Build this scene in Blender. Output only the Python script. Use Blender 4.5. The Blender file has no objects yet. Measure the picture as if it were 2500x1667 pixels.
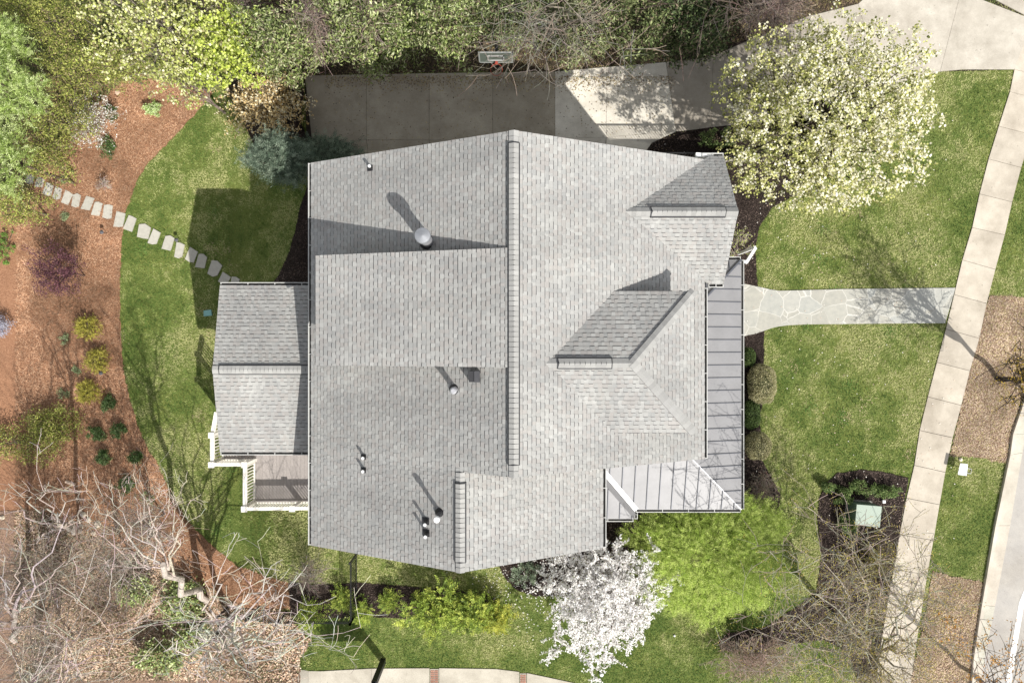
import bpy, math, random
import numpy as np
from mathutils import Vector, geometry
R = math.radians
rng = np.random.default_rng(7)
random.seed(7)
scene = bpy.context.scene
C = scene.collection
# ------------------------------------------------------------------ camera, light, exposure
HC, FP = 27.8, 1667.0            # camera height (m), focal length in source pixels
cam = bpy.data.cameras.new("camera"); co = bpy.data.objects.new("camera", cam); C.objects.link(co)
co.location = (0, 0, HC); co.rotation_euler = (0, 0, 0)
cam.sensor_width = 36; cam.lens = 36*FP/2500; cam.clip_start = .1; cam.clip_end = 2000
scene.camera = co
KX, KY = .60, .78                # ground shadow per metre of height
elev = math.atan2(1, math.hypot(KX, KY))
sd = bpy.data.lights.new("sun", 'SUN'); so = bpy.data.objects.new("sun", sd); C.objects.link(so)
sd.energy = 3.95; sd.angle = R(.5); sd.color = (1, .965, .90)
so.rotation_euler = Vector((KX, -KY, 1)).to_track_quat('Z', 'Y').to_euler()
w = bpy.data.worlds.new("World"); scene.world = w; w.use_nodes = True
nt = w.node_tree; sky = nt.nodes.new('ShaderNodeTexSky'); sky.sky_type = 'NISHITA'; sky.sun_disc = False
sky.sun_elevation = elev; sky.sun_rotation = math.atan2(KX, -KY)
hs = nt.nodes.new('ShaderNodeHueSaturation'); hs.inputs['Saturation'].default_value = .22; nt.links.new(sky.outputs[0], hs.inputs['Color'])   # a hazy, pale sky
nt.links.new(hs.outputs[0], nt.nodes['Background'].inputs[0]); nt.nodes['Background'].inputs[1].default_value = .122
scene.view_settings.view_transform = 'Standard'; scene.view_settings.look = 'None'
scene.view_settings.exposure = .62; scene.view_settings.gamma = 1
scene.render.resolution_x = 1024; scene.render.resolution_y = 682

# ------------------------------------------------------------------ helpers
def sm(t): t = np.clip(t, 0, 1); return t*t*(3-2*t)
def ter(X, Y):
    a = -1.5*sm((12.0-X)/5.0)*sm((Y-7.45)/.6)
    b = -2.5*sm((-7.8-X)/4.6)
    return np.minimum(a, b)
def P(px, py, z): return Vector(((px-1250)/FP*(HC-z), (833.5-py)/FP*(HC-z), z))
def G(px, py):                    # a point of the photo taken down to the terrain
    z = 0.
    for _ in range(12):
        p = P(px, py, z); z = .5*z+.5*float(ter(p.x, p.y))
    p = P(px, py, z); return (p.x, p.y)
def GZ(px, py, dz=0):
    x, y = G(px, py); return Vector((x, y, float(ter(x, y))+dz))
def rgb(h, k=1.0):
    h = h.lstrip('#'); c = [int(h[i:i+2], 16)/255 for i in (0, 2, 4)]
    return tuple((v/12.92 if v <= .04045 else ((v+.055)/1.055)**2.4)*k for v in c)
def prop(o, label=None, cat=None, group=None, kind=None):
    if label: o['label'] = label
    if cat: o['category'] = cat
    if group: o['group'] = group
    if kind: o['kind'] = kind
    return o
def empty(name, loc, label, cat, group=None):
    o = bpy.data.objects.new(name, None); C.objects.link(o); o.location = loc; o.empty_display_size = .2
    return prop(o, label, cat, group)
ORIG = {}
def link(name, me, mat, parent=None):
    o = bpy.data.objects.new(name, me); C.objects.link(o)
    if mat: me.materials.append(mat)
    if parent:
        o.parent = parent
        l = Vector((0, 0, 0)); q = parent
        while q: l += q.location; q = q.parent
        o.location = -l           # mesh data is in world coordinates
    return o
def bulk(name, V, N, mat, col=None, parent=None):      # V: (n*N,3) unshared polygons of N corners
    V = np.asarray(V, dtype=np.float32).reshape(-1, 3); n = len(V)//N
    me = bpy.data.meshes.new(name)
    me.vertices.add(len(V)); me.vertices.foreach_set('co', V.ravel())
    me.loops.add(n*N); me.loops.foreach_set('vertex_index', np.arange(n*N, dtype=np.int32))
    me.polygons.add(n); me.polygons.foreach_set('loop_start', np.arange(0, n*N, N, dtype=np.int32))
    me.update(calc_edges=True)
    if col is not None:
        a = me.color_attributes.new('Col', 'FLOAT_COLOR', 'POINT')
        c = np.ones((len(V), 4), dtype=np.float32); c[:, :3] = np.repeat(np.asarray(col).reshape(-1, 3), N, axis=0) if len(np.asarray(col).reshape(-1, 3)) == n else col
        a.data.foreach_set('color', c.ravel())
    return link(name, me, mat, parent)
class MB:                        # small mesh collector with a colour for each face
    def __init__(s): s.v = []; s.f = []; s.c = []
    def face(s, pts, c=(.5, .5, .5)):
        i = len(s.v); s.v += [tuple(p) for p in pts]; s.f.append(tuple(range(i, i+len(pts)))); s.c.append(c)
    def prism(s, pts, d, c=(.5, .5, .5)):   # polygon extruded by vector d
        a = [Vector(p) for p in pts]; b = [p+Vector(d) for p in a]
        s.face(a, c); s.face(b[::-1], c)
        for i in range(len(a)):
            j = (i+1) % len(a); s.face((a[j], a[i], b[i], b[j]), c)
    def box(s, x0, x1, y0, y1, z0, z1, c=(.5, .5, .5)):
        s.prism([(x0, y0, z1), (x1, y0, z1), (x1, y1, z1), (x0, y1, z1)], (0, 0, z0-z1), c)
    def bar(s, a, b, wd, ht, c=(.5, .5, .5), up=(0, 0, 1)):   # beam from a to b, top centred on the line
        a = Vector(a); b = Vector(b); d = (b-a).normalized(); u = Vector(up)
        sd_ = d.cross(u)
        if sd_.length < 1e-4: sd_ = d.cross(Vector((1, 0, 0)))
        sd_.normalize(); n = sd_.cross(d).normalized()
        q = [a-sd_*wd/2, a+sd_*wd/2, a+sd_*wd/2-n*ht, a-sd_*wd/2-n*ht]
        s.prism(q, b-a, c)
    def lathe(s, base, prof, k=16, c=(.5, .5, .5), ax=None):  # profile [(r,z)]
        base = Vector(base)
        rows = [[base+Vector((r*math.cos(t*2*math.pi/k), r*math.sin(t*2*math.pi/k), z)) for t in range(k)] for r, z in prof]
        for q in range(len(rows)-1):
            for t in range(k):
                u = (t+1) % k; s.face((rows[q][t], rows[q][u], rows[q+1][u], rows[q+1][t]), c)
        s.face(rows[-1], c); s.face(rows[0][::-1], c)
    def tube(s, pts, rad, k=5, c=(.5, .5, .5)):
        pts = [Vector(p) for p in pts]; rows = []; ref = Vector((.31, .17, .93))
        for i, p in enumerate(pts):
            d = (pts[min(i+1, len(pts)-1)]-pts[max(i-1, 0)])
            if d.length < 1e-6: d = Vector((0, 0, 1))
            d.normalize(); a = d.cross(ref)
            if a.length < .05: a = d.cross(Vector((1, 0, 0)))
            a.normalize(); b = d.cross(a)
            rows.append([p+(a*math.cos(t*2*math.pi/k)+b*math.sin(t*2*math.pi/k))*rad[i] for t in range(k)])
        for q in range(len(rows)-1):
            for t in range(k):
                u = (t+1) % k; s.face((rows[q][t], rows[q][u], rows[q+1][u], rows[q+1][t]), c)
        s.face(rows[-1], c)
    def build(s, name, mat, parent=None):
        me = bpy.data.meshes.new(name); me.from_pydata(s.v, [], s.f); me.update()
        a = me.color_attributes.new('Col', 'FLOAT_COLOR', 'POINT')
        c = np.ones((len(s.v), 4), dtype=np.float32); i = 0
        for f, col in zip(s.f, s.c): c[i:i+len(f), :3] = col; i += len(f)
        a.data.foreach_set('color', c.ravel())
        return link(name, me, mat, parent)

# ------------------------------------------------------------------ materials
def newmat(name):
    m = bpy.data.materials.new(name); m.use_nodes = True; t = m.node_tree
    return m, t, t.nodes['Principled BSDF'], t.nodes, t.links
def nz(N, L, scale, detail=3, rough=.6, vec=None, mp=None):
    n = N.new('ShaderNodeTexNoise'); n.inputs['Scale'].default_value = scale
    n.inputs['Detail'].default_value = detail; n.inputs['Roughness'].default_value = rough
    if vec: L.new(vec, n.inputs['Vector'])
    return n
def ramp(N, L, src, stops):
    r = N.new('ShaderNodeValToRGB'); L.new(src, r.inputs[0]); e = r.color_ramp.elements
    while len(e) < len(stops): e.new(.5)
    for k, (p, c) in enumerate(stops): e[k].position = p; e[k].color = (*c, 1)
    return r
def mixc(N, L, mode, fac, a, b):
    x = N.new('ShaderNodeMix'); x.data_type = 'RGBA'; x.blend_type = mode
    if isinstance(fac, (int, float)): x.inputs[0].default_value = fac
    else: L.new(fac, x.inputs[0])
    for k, v in ((6, a), (7, b)):
        if isinstance(v, tuple): x.inputs[k].default_value = (*v, 1)
        else: L.new(v, x.inputs[k])
    return x.outputs[2]
def bump(N, L, b, src, s, d):
    n = N.new('ShaderNodeBump'); n.inputs['Strength'].default_value = s; n.inputs['Distance'].default_value = d
    L.new(src, n.inputs['Height']); L.new(n.outputs[0], b.inputs['Normal'])
def mat_attr(name, rough=.8, metal=0, var=.15, scale=6, transl=0, spec=.3, bmp=0):
    m, t, b, N, L = newmat(name)
    a = N.new('ShaderNodeAttribute'); a.attribute_name = 'Col'
    g = N.new('ShaderNodeNewGeometry')
    n = nz(N, L, scale, 4, .65, g.outputs['Position'])
    r = ramp(N, L, n.outputs[0], [(.25, (1-var,)*3), (.75, (1+var,)*3)])
    col = mixc(N, L, 'MULTIPLY', 1.0, a.outputs[0], r.outputs[0])
    L.new(col, b.inputs['Base Color']); b.inputs['Roughness'].default_value = rough
    b.inputs['Metallic'].default_value = metal; b.inputs['Specular IOR Level'].default_value = spec
    if bmp: bump(N, L, b, n.outputs[0], bmp, .02)
    if transl:
        tr = N.new('ShaderNodeBsdfTranslucent'); L.new(col, tr.inputs[0])
        ms = N.new('ShaderNodeMixShader'); ms.inputs[0].default_value = transl
        L.new(b.outputs[0], ms.inputs[1]); L.new(tr.outputs[0], ms.inputs[2])
        L.new(ms.outputs[0], N['Material Output'].inputs[0])
    return m
def mat_ground(name, big, stops, fine_scale, bs=.5, bigf=.55, stretch=None, detail=6, bd=.03):
    m, t, b, N, L = newmat(name)
    g = N.new('ShaderNodeNewGeometry'); v = g.outputs['Position']
    if stretch:
        mp = N.new('ShaderNodeMapping'); mp.inputs['Scale'].default_value = stretch; L.new(v, mp.inputs[0]); v2 = mp.outputs[0]
    else: v2 = v
    f = nz(N, L, fine_scale, detail, .75, v2); r = ramp(N, L, f.outputs[0], stops)
    n2 = nz(N, L, big[0], 4, .6, v); r2 = ramp(N, L, n2.outputs[0], [(.35, big[1]), (.65, big[2])])
    col = mixc(N, L, 'MULTIPLY', bigf, r.outputs[0], r2.outputs[0])
    L.new(col, b.inputs['Base Color']); b.inputs['Roughness'].default_value = .95; b.inputs['Specular IOR Level'].default_value = .1
    bump(N, L, b, f.outputs[0], bs, bd); return m
M = {}
M['lawn'] = mat_ground('lawn', (.42, (.6, .75, .5), (1.3, 1.2, 1.0)), [(.3, (.06, .09, .02)), (.5, (.115, .145, .04)), (.72, (.24, .235, .09))], 26, .6)
M['straw'] = mat_ground('pine_straw', (.5, (.72, .68, .66), (1.15, 1.1, 1.05)), [(.28, (.14, .07, .042)), (.5, (.29, .155, .092)), (.75, (.45, .27, .17))], 16, .7, stretch=(1, 1.8, 1))
M['litter'] = mat_ground('leaf_litter', (.6, (.55, .55, .55), (1.15, 1.05, 1)), [(.3, (.06, .04, .03)), (.5, (.22, .15, .11)), (.72, (.45, .32, .22))], 18, .9)
M['verge'] = mat_ground('leafy_verge', (.7, (.8, .78, .75), (1.1, 1.05, 1)), [(.3, (.12, .08, .05)), (.5, (.24, .165, .115)), (.72, (.38, .27, .19))], 24, .8)
M['mulch'] = mat_ground('dark_mulch', (1.2, (.7, .7, .7), (1.15, 1.1, 1.1)), [(.3, (.008, .006, .006)), (.5, (.028, .021, .018)), (.75, (.085, .062, .052))], 22, .9)
M['soil'] = mat_ground('woodland_floor', (.8, (.6, .65, .6), (1.1, 1.05, 1)), [(.3, (.02, .018, .012)), (.5, (.06, .05, .032)), (.75, (.15, .12, .08))], 16, .9)
M['under'] = mat_ground('undergrowth_floor', (.8, (.6, .7, .6), (1.1, 1.05, 1)), [(.3, (.03, .04, .014)), (.5, (.09, .10, .035)), (.75, (.2, .19, .08))], 14, .9)
def mat_concrete(name, base, dirt, bs=.15):
    m, t, b, N, L = newmat(name)
    a = N.new('ShaderNodeAttribute'); a.attribute_name = 'Col'
    g = N.new('ShaderNodeNewGeometry'); v = g.outputs['Position']
    n = nz(N, L, 1.1, 6, .7, v); r = ramp(N, L, n.outputs[0], [(.3, dirt), (.7, (1.06, 1.05, 1.03))])
    n2 = nz(N, L, 60, 3, .7, v); r2 = ramp(N, L, n2.outputs[0], [(.3, (.76,)*3), (.7, (1.16,)*3)])
    c = mixc(N, L, 'MULTIPLY', 1, a.outputs[0], r.outputs[0]); c = mixc(N, L, 'MULTIPLY', .8, c, r2.outputs[0])
    n5 = nz(N, L, .45, 5, .65, v); r5 = ramp(N, L, n5.outputs[0], [(.38, (.82, .80, .77)), (.55, (1.03, 1.02, 1.0))]); c = mixc(N, L, 'MULTIPLY', .8, c, r5.outputs[0])
    n3 = nz(N, L, 9, 2, .5, v); r3 = ramp(N, L, n3.outputs[0], [(.24, (.45,)*3), (.3, (1, 1, 1))])
    c = mixc(N, L, 'MULTIPLY', .6, c, r3.outputs[0])
    L.new(c, b.inputs['Base Color']); b.inputs['Roughness'].default_value = .9; b.inputs['Specular IOR Level'].default_value = .15
    bump(N, L, b, n2.outputs[0], bs, .01); return m
M['concrete'] = mat_concrete('concrete', None, (.74, .72, .69))
M['asphalt'] = mat_concrete('asphalt', None, (.85, .85, .86), .4)
def mat_flag():
    m, t, b, N, L = newmat('flagstone')
    g = N.new('ShaderNodeNewGeometry'); v = g.outputs['Position']
    n = nz(N, L, 1.5, 3, .5, v); vm = N.new('ShaderNodeVectorMath'); vm.operation = 'MULTIPLY_ADD'
    L.new(n.outputs[1], vm.inputs[0]); vm.inputs[1].default_value = (.35, .35, 0); L.new(v, vm.inputs[2])
    vo = N.new('ShaderNodeTexVoronoi'); vo.feature = 'DISTANCE_TO_EDGE'; vo.inputs['Scale'].default_value = 1.45; L.new(vm.outputs[0], vo.inputs['Vector'])
    vc = N.new('ShaderNodeTexVoronoi'); vc.inputs['Scale'].default_value = 1.45; L.new(vm.outputs[0], vc.inputs['Vector'])
    sep = N.new('ShaderNodeSeparateColor'); L.new(vc.outputs['Color'], sep.inputs[0])
    st = ramp(N, L, sep.outputs[0], [(0, (.36, .35, .315)), (.4, (.40, .39, .35)), (.75, (.385, .39, .37)), (1, (.45, .43, .385))])
    n2 = nz(N, L, 5, 6, .7, v); r2 = ramp(N, L, n2.outputs[0], [(.3, (.85, .86, .86)), (.7, (1.1, 1.09, 1.06))])
    c = mixc(N, L, 'MULTIPLY', .9, st.outputs[0], r2.outputs[0])
    j = ramp(N, L, vo.outputs[0], [(.010, (1, 1, 1)), (.022, (0, 0, 0))])
    n4 = nz(N, L, .9, 2, .5, v); r4 = ramp(N, L, n4.outputs[0], [(.4, (.25,)*3), (.55, (1, 1, 1))])
    jj = mixc(N, L, 'MULTIPLY', 1, j.outputs[0], r4.outputs[0])
    c = mixc(N, L, 'MIX', jj, c, (.56, .545, .50))
    L.new(c, b.inputs['Base Color']); b.inputs['Roughness'].default_value = .85; b.inputs['Specular IOR Level'].default_value = .2
    bump(N, L, b, n2.outputs[0], .2, .02); return m
M['flag'] = mat_flag()
M['shingle'] = mat_attr('asphalt_shingle', .95, 0, .10, 45, 0, .1, .4)
def weather(m):                   # faint broad weathering streaks over the whole roof
    t = m.node_tree; N = t.nodes; L = t.links; b = N['Principled BSDF']; src = b.inputs['Base Color'].links[0].from_socket
    g = N.new('ShaderNodeNewGeometry'); n = nz(N, L, .8, 5, .6, g.outputs['Position']); r = ramp(N, L, n.outputs[0], [(.3, (.90, .90, .91)), (.7, (1.05, 1.05, 1.04))])
    L.new(mixc(N, L, 'MULTIPLY', 1.0, src, r.outputs[0]), b.inputs['Base Color'])
weather(M['shingle'])
M['paint'] = mat_attr('painted_trim', .55, 0, .05, 3)
M['metalroof'] = mat_attr('standing_seam_metal', .5, .1, .11, 1.6, 0, .6)
M['metal'] = mat_attr('galvanised_metal', .55, .6, .12, 9, 0, .5)
M['rubber'] = mat_attr('black_plastic', .5, 0, .1, 8)
M['wood'] = mat_attr('deck_board', .8, 0, .12, 14)
M['bark'] = mat_attr('bark', .95, 0, .35, 14, 0, .1, .5)
M['leaf'] = mat_attr('foliage', .6, 0, .12, 3, .28, .25)
M['gloss'] = mat_attr('glossy_leaf', .5, 0, .12, 3, .15, .3)
M['petal'] = mat_attr('blossom', .7, 0, .05, 3, .35, .2)
M['chip'] = mat_attr('ground_bits', .9, 0, .1, 3, 0, .1)
M['grass'] = mat_attr('grass_blade', .7, 0, .1, 2, .2, .15)
M['stone'] = mat_attr('pale_stone', .85, 0, .12, 7, 0, .2, .3)
M['siding'] = mat_attr('wall_siding', .8, 0, .06, 5)
def glass():
    m, t, b, N, L = newmat('window_glass'); n = nz(N, L, 2)
    r = ramp(N, L, n.outputs[0], [(.3, (.02, .025, .03)), (.7, (.05, .06, .07))]); L.new(r.outputs[0], b.inputs['Base Color'])
    b.inputs['Roughness'].default_value = .08; return m
M['glass'] = glass()

# ------------------------------------------------------------------ ground sheets
def inside(poly, X, Y):
    poly = np.asarray(poly); r = np.zeros(len(X), bool); n = len(poly); j = n-1
    for i in range(n):
        xi, yi = poly[i]; xj, yj = poly[j]
        c = ((yi > Y) != (yj > Y)) & (X < (xj-xi)*(Y-yi)/(yj-yi+1e-12)+xi); r ^= c; j = i
    return r
def smooth_poly(pts, it=1, closed=True):
    for _ in range(it):
        q = []
        for i in range(len(pts)):
            a = pts[i]; b = pts[(i+1) % len(pts)]
            q += [(a[0]*.75+b[0]*.25, a[1]*.75+b[1]*.25), (a[0]*.25+b[0]*.75, a[1]*.25+b[1]*.75)]
        pts = q
    return pts
REG = {}
def sheet(name, pts, mat, dz, kind='structure', px=True, col=None, smooth=0, key=None, rough=0, thick=0, link_=True):
    if smooth: pts = smooth_poly(pts, smooth)
    w = [G(*p) for p in pts] if px else pts
    if rough:                     # a slightly uneven edge
        q = []
        for i in range(len(w)):
            a = Vector(w[i]); b = Vector(w[(i+1) % len(w)]); n = max(1, int((b-a).length/.12))
            if (b-a).length > 30: n = 1
            for k in range(n):
                p = a.lerp(b, k/n); q.append((p.x+random.uniform(-rough, rough), p.y+random.uniform(-rough, rough)))
        w = q
    if key is not None: REG.setdefault(key, []).append(w)
    A = np.array(w); x0, y0 = A.min(0); x1, y1 = A.max(0)
    st = .5
    gx, gy = np.meshgrid(np.arange(math.floor(x0/st)*st, x1, st), np.arange(math.floor(y0/st)*st, y1, st)); gx = gx.ravel(); gy = gy.ravel()
    slopy = (gx < -6.8) | (gy > 6.5)
    k = inside(w, gx, gy) & slopy & (gx > -30) & (np.abs(gy) < 30) & (gx < 15); gx = gx[k]; gy = gy[k]
    vs = [Vector(p) for p in w]+[Vector((a, b)) for a, b in zip(gx, gy)]
    r = geometry.delaunay_2d_cdt(vs, [], [list(range(len(w)))], 1, 1e-5)
    co_ = [(v.x, v.y, float(ter(v.x, v.y))+dz) for v in r[0]]
    me = bpy.data.meshes.new(name); me.from_pydata(co_, [], r[2]); me.update()
    if col is not None:
        a = me.color_attributes.new('Col', 'FLOAT_COLOR', 'POINT'); c = np.ones((len(co_), 4), dtype=np.float32); c[:, :3] = col
        a.data.foreach_set('color', c.ravel())
    if not link_: return me
    o = link(name, me, mat); return prop(o, kind=kind)
# base terrain: dense grid near, one wide skirt to the horizon
xs = np.r_[-400, -120, -60, np.arange(-30, 30.1, .5), 60, 120, 400]; ys = np.r_[-400, -120, -50, np.arange(-25, 25.1, .5), 50, 120, 400]
gx, gy = np.meshgrid(xs, ys); gz = ter(gx, gy); nx = len(xs)
me = bpy.data.meshes.new('lawn'); vv = np.stack([gx, gy, gz], -1).reshape(-1, 3)
ff = [(r_*nx+c_, r_*nx+c_+1, (r_+1)*nx+c_+1, (r_+1)*nx+c_) for r_ in range(len(ys)-1) for c_ in range(nx-1)]
me.from_pydata(vv.tolist(), [], ff); prop(link('lawn', me, M['lawn']), kind='structure')

straw = [(520,225),(502,251),(418,342),(364,396),(338,436),(316,495),(304,524),(298,597),(293,695),(295,823),(302,906),(316,968),(338,1041),(364,1103),(382,1126),(415,1199),(455,1268),(509,1322),(582,1384),(655,1410),(705,1420),(709,1484),(600,1492),(420,1400),(200,1330),(100,1280),(-160,1290),(-160,180),(330,180)]
sheet('pine_straw_bed', straw, M['straw'], .02, key='straw', rough=.03)
litter = [(-200,1250),(100,1245),(200,1290),(420,1385),(600,1485),(700,1490),(760,1560),(735,1600),(728,1780),(-200,1780)]
sheet('leaf_litter_ground', litter, M['litter'], .04, key='litter', rough=.05)
under = [(-200,-120),(560,-120),(560,170),(480,190),(300,200),(190,300),(120,380),(60,480),(-200,480)]
sheet('undergrowth_ground', under, M['under'], .04, key='under', rough=.05)
wood = [(560,-120),(2150,-120),(2150,-40),(2094,11),(1977,40),(1868,84),(1803,105),(1741,131),(1650,153),(1625,153),(1473,165),(1360,176),(1180,176),(1000,180),(745,186),(730,230),(700,260),(560,240)]
sheet('woodland_ground', wood, M['soil'], .02, key='wood', rough=.05)
mul = [[(705,1418),(870,1421),(1000,1430),(1102,1439),(1170,1443),(1205,1455),(1228,1485),(1220,1502),(1150,1509),(982,1508),(880,1504),(709,1500)],
       [(1216,1373),(1222,1390),(1235,1412),(1262,1440),(1309,1455),(1356,1452),(1480,1440),(1560,1390),(1700,1330),(1900,1240),(1905,1206),(1880,1160),(1857,1117),(1855,1023),(1862,960),(1864,859),(1866,780),(1830,780),(1780,760),(1700,760),(1700,1150),(1400,1150),(1400,1310),(1216,1330)],
       [(1700,700),(1850,700),(1846,659),(1843,605),(1854,553),(1886,505),(1960,470),(2040,420),(2040,340),(1900,300),(1735,310),(1650,326),(1600,345),(1570,366),(1570,480),(1700,480)],
       [(2217,1166),(2190,1159),(2159,1152),(2105,1146),(2043,1155),(2014,1181),(2001,1213),(1995,1261),(1999,1315),(2006,1352),(1992,1446),(1941,1482),(1868,1530),(1777,1544),(1752,1566),(1760,1585),(1830,1590),(1920,1572),(2010,1560),(2070,1590),(2100,1680),(2090,1780),(2122,1780),(2137,1667),(2170,1446),(2195,1304),(2211,1200)],
       [(757,440),(735,500),(722,560),(705,620),(682,670),(655,705),(640,760),(800,760),(800,400)],
       [(560,160),(700,160),(745,186),(735,300),(760,400),(640,400),(600,310),(575,250)]]
for q in mul: sheet('mulch_bed', q, M['mulch'], .03, key='mulch', rough=.02)
verge = [[(2417,719),(2450,722),(2560,735),(2560,960),(2497,968),(2468,1059),(2456,1130),(2440,1128),(2403,1119),(2355,1113),(2319,1112),(2355,950),(2381,834)],
         [(2278,1392),(2330,1408),(2401,1420),(2392,1475),(2372,1606),(2364,1780),(2205,1780),(2221,1667),(2245,1560),(2262,1480)]]
for q in verge: sheet('leafy_verge', q, M['verge'], .02, key='verge', rough=.04)

# pavements (slabs separated by real open joints)
def lerp2(a, b, t): return (a[0]+(b[0]-a[0])*t, a[1]+(b[1]-a[1])*t)
def slabs(name, quads, mat, z, cols, gap=.012, th=.1, key='hard'):
    mb = MB()
    for q, col in zip(quads, cols):
        w_ = [Vector((*G(*p), 0)) for p in q]; c = sum(w_, Vector((0, 0, 0)))/len(w_)
        REG.setdefault(key, []).append([(p.x, p.y) for p in w_])
        w_ = [p+(c-p).normalized()*gap for p in w_]
        n = Vector((0, 0, 0))
        for i in range(len(w_)): n += w_[i].cross(w_[(i+1) % len(w_)])
        if n.z < 0: w_ = w_[::-1]
        # subdivide on slopes
        if len(w_) == 4:
            K = max(1, min(14, int(max((w_[1]-w_[0]).length, (w_[2]-w_[1]).length)/.45)))
            zz = [float(ter(p.x, p.y)) for p in w_]
            if max(zz)-min(zz) < .004: K = 1
            g = [[w_[0].lerp(w_[1], i/K).lerp(w_[3].lerp(w_[2], i/K), j/K) for i in range(K+1)] for j in range(K+1)]
            for row in g:
                for p in row: p.z = float(ter(p.x, p.y))+z
            for j in range(K):
                for i in range(K): mb.face((g[j][i], g[j][i+1], g[j+1][i+1], g[j+1][i]), col)
            ed = g[0]+[g[j][K] for j in range(1, K+1)]+g[K][::-1][1:]+[g[j][0] for j in range(K-1, 0, -1)]
            for i in range(len(ed)):
                a, b = ed[i], ed[(i+1) % len(ed)]; d = Vector((0, 0, -th)); mb.face((b, a, a+d, b+d), col)
        else:
            pts = [Vector((p.x, p.y, float(ter(p.x, p.y))+z)) for p in w_]; mb.prism(pts, (0, 0, -th), col)
    return prop(mb.build(name, mat), kind='structure')
# sidewalk
SL = [(2522,0),(2475,171),(2464,225),(2437,309),(2412,389),(2390,474),(2372,556),(2348,635),(2328,719),(2308,803),(2286,884),(2264,968),(2244,1050),(2231,1135),(2212,1215),(2195,1304),(2181,1388),(2170,1446),(2152,1555),(2137,1667),(2125,1760)]
SR = [(2600,20),(2560,190),(2547,246),(2518,330),(2492,410),(2470,494),(2452,574),(2429,658),(2408,741),(2390,826),(2367,905),(2346,989),(2325,1068),(2307,1152),(2293,1231),(2278,1318),(2263,1402),(2254,1460),(2236,1570),(2221,1680),(2210,1770)]
q = []; cl = []
for i in range(len(SL)-1):
    q.append([SL[i], SR[i], SR[i+1], SL[i+1]]); k = random.uniform(.93, 1.05); cl.append((.54*k, .495*k, .43*k))
sheet('sidewalk_base', [*SL, *SR[::-1]], M['mulch'], .008)
slabs('sidewalk', q, M['concrete'], .035, cl)
# driveway
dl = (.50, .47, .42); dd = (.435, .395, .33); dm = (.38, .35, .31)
drv = [[(745,186),(895,183),(895,343),(750,350)], [(895,183),(1048,180),(1048,343),(895,343)], [(1048,180),(1203,178),(1203,343),(1048,343)], [(1203,178),(1355,176),(1355,343),(1203,343)],
       [(750,350),(895,343),(895,440),(750,440)], [(895,343),(1048,343),(1048,440),(895,440)], [(1048,343),(1203,343),(1203,440),(1048,440)], [(1203,343),(1355,343),(1355,440),(1203,440)],
       [(1355,176),(1480,165),(1480,336),(1355,340)], [(1480,165),(1625,153),(1650,322),(1480,336)], [(1355,340),(1480,336),(1480,440),(1355,440)], [(1480,336),(1650,322),(1590,350),(1570,440),(1480,440)],
       [(1625,153),(1741,131),(1735,312),(1650,322)], [(1741,131),(1868,84),(1900,295),(1735,312)], [(1868,84),(1977,40),(2020,255),(1900,295)], [(1977,40),(2094,11),(2150,215),(2020,255)],
       [(2094,11),(2150,-40),(2350,-40),(2294,176),(2150,215)], [(2350,-40),(2381,-5),(2522,50),(2475,171),(2348,171),(2294,176)], [(2350,-40),(2640,-40),(2522,50)]]
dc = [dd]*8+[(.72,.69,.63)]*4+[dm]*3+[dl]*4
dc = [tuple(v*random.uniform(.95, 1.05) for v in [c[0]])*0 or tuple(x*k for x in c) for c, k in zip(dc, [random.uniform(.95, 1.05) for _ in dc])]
sheet('driveway_base', [(745,186),(1355,176),(1650,150),(1868,84),(2094,11),(2150,-40),(2640,-40),(2522,50),(2475,171),(2294,176),(2020,255),(1735,312),(1590,350),(1570,440),(750,440)], M['mulch'], .008)
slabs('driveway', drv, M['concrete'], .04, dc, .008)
slabs('neighbour_driveway', [[(728,1631),(907,1630),(907,1790),(728,1790)], [(907,1630),(1049,1629),(1049,1790),(907,1790)], [(1072,1629),(1211,1631),(1268,1638),(1268,1790),(1072,1790)], [(1286,1641),(1340,1652),(1400,1665),(1520,1705),(1600,1790),(1286,1790)]], M['concrete'], .04, [(.52,.49,.43)]*4, .006)
mb = MB()
for x0, x1, y0 in ((1050, 1071, 1630), (1269, 1285, 1641)):      # two brick bands across the drive
    a = G(x0, y0); b = G(x1, y0); X0, X1, Y = a[0], b[0], a[1]
    mb.box(X0, X1, Y-2.4, Y-.02, -.05, .03, (.5, .47, .42)); wb = (X1-X0-.03)/2
    for r_ in range(26):
        y = Y-.06-r_*.085
        for c_ in range(2):
            k = random.uniform(.85, 1.15); x = X0+.015+c_*wb
            mb.box(x+.008, x+wb-.008, y-.07, y-.01, 0, .042, (.42*k, .22*k, .17*k))
prop(mb.build('brick_band', M['concrete']), kind='structure')
# flagstone walk
fl = [(1780,690),(1812,692),(1854,701),(1880,707),(1901,710),(1950,709),(2050,706),(2200,704),(2331,703),(2319,745),(2306,789),(2150,790),(1966,792),(1923,794),(1900,797),(1883,801),(1846,814),(1814,821),(1780,822)]
sheet('flagstone_path', fl, M['flag'], .045, key='hard')
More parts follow.
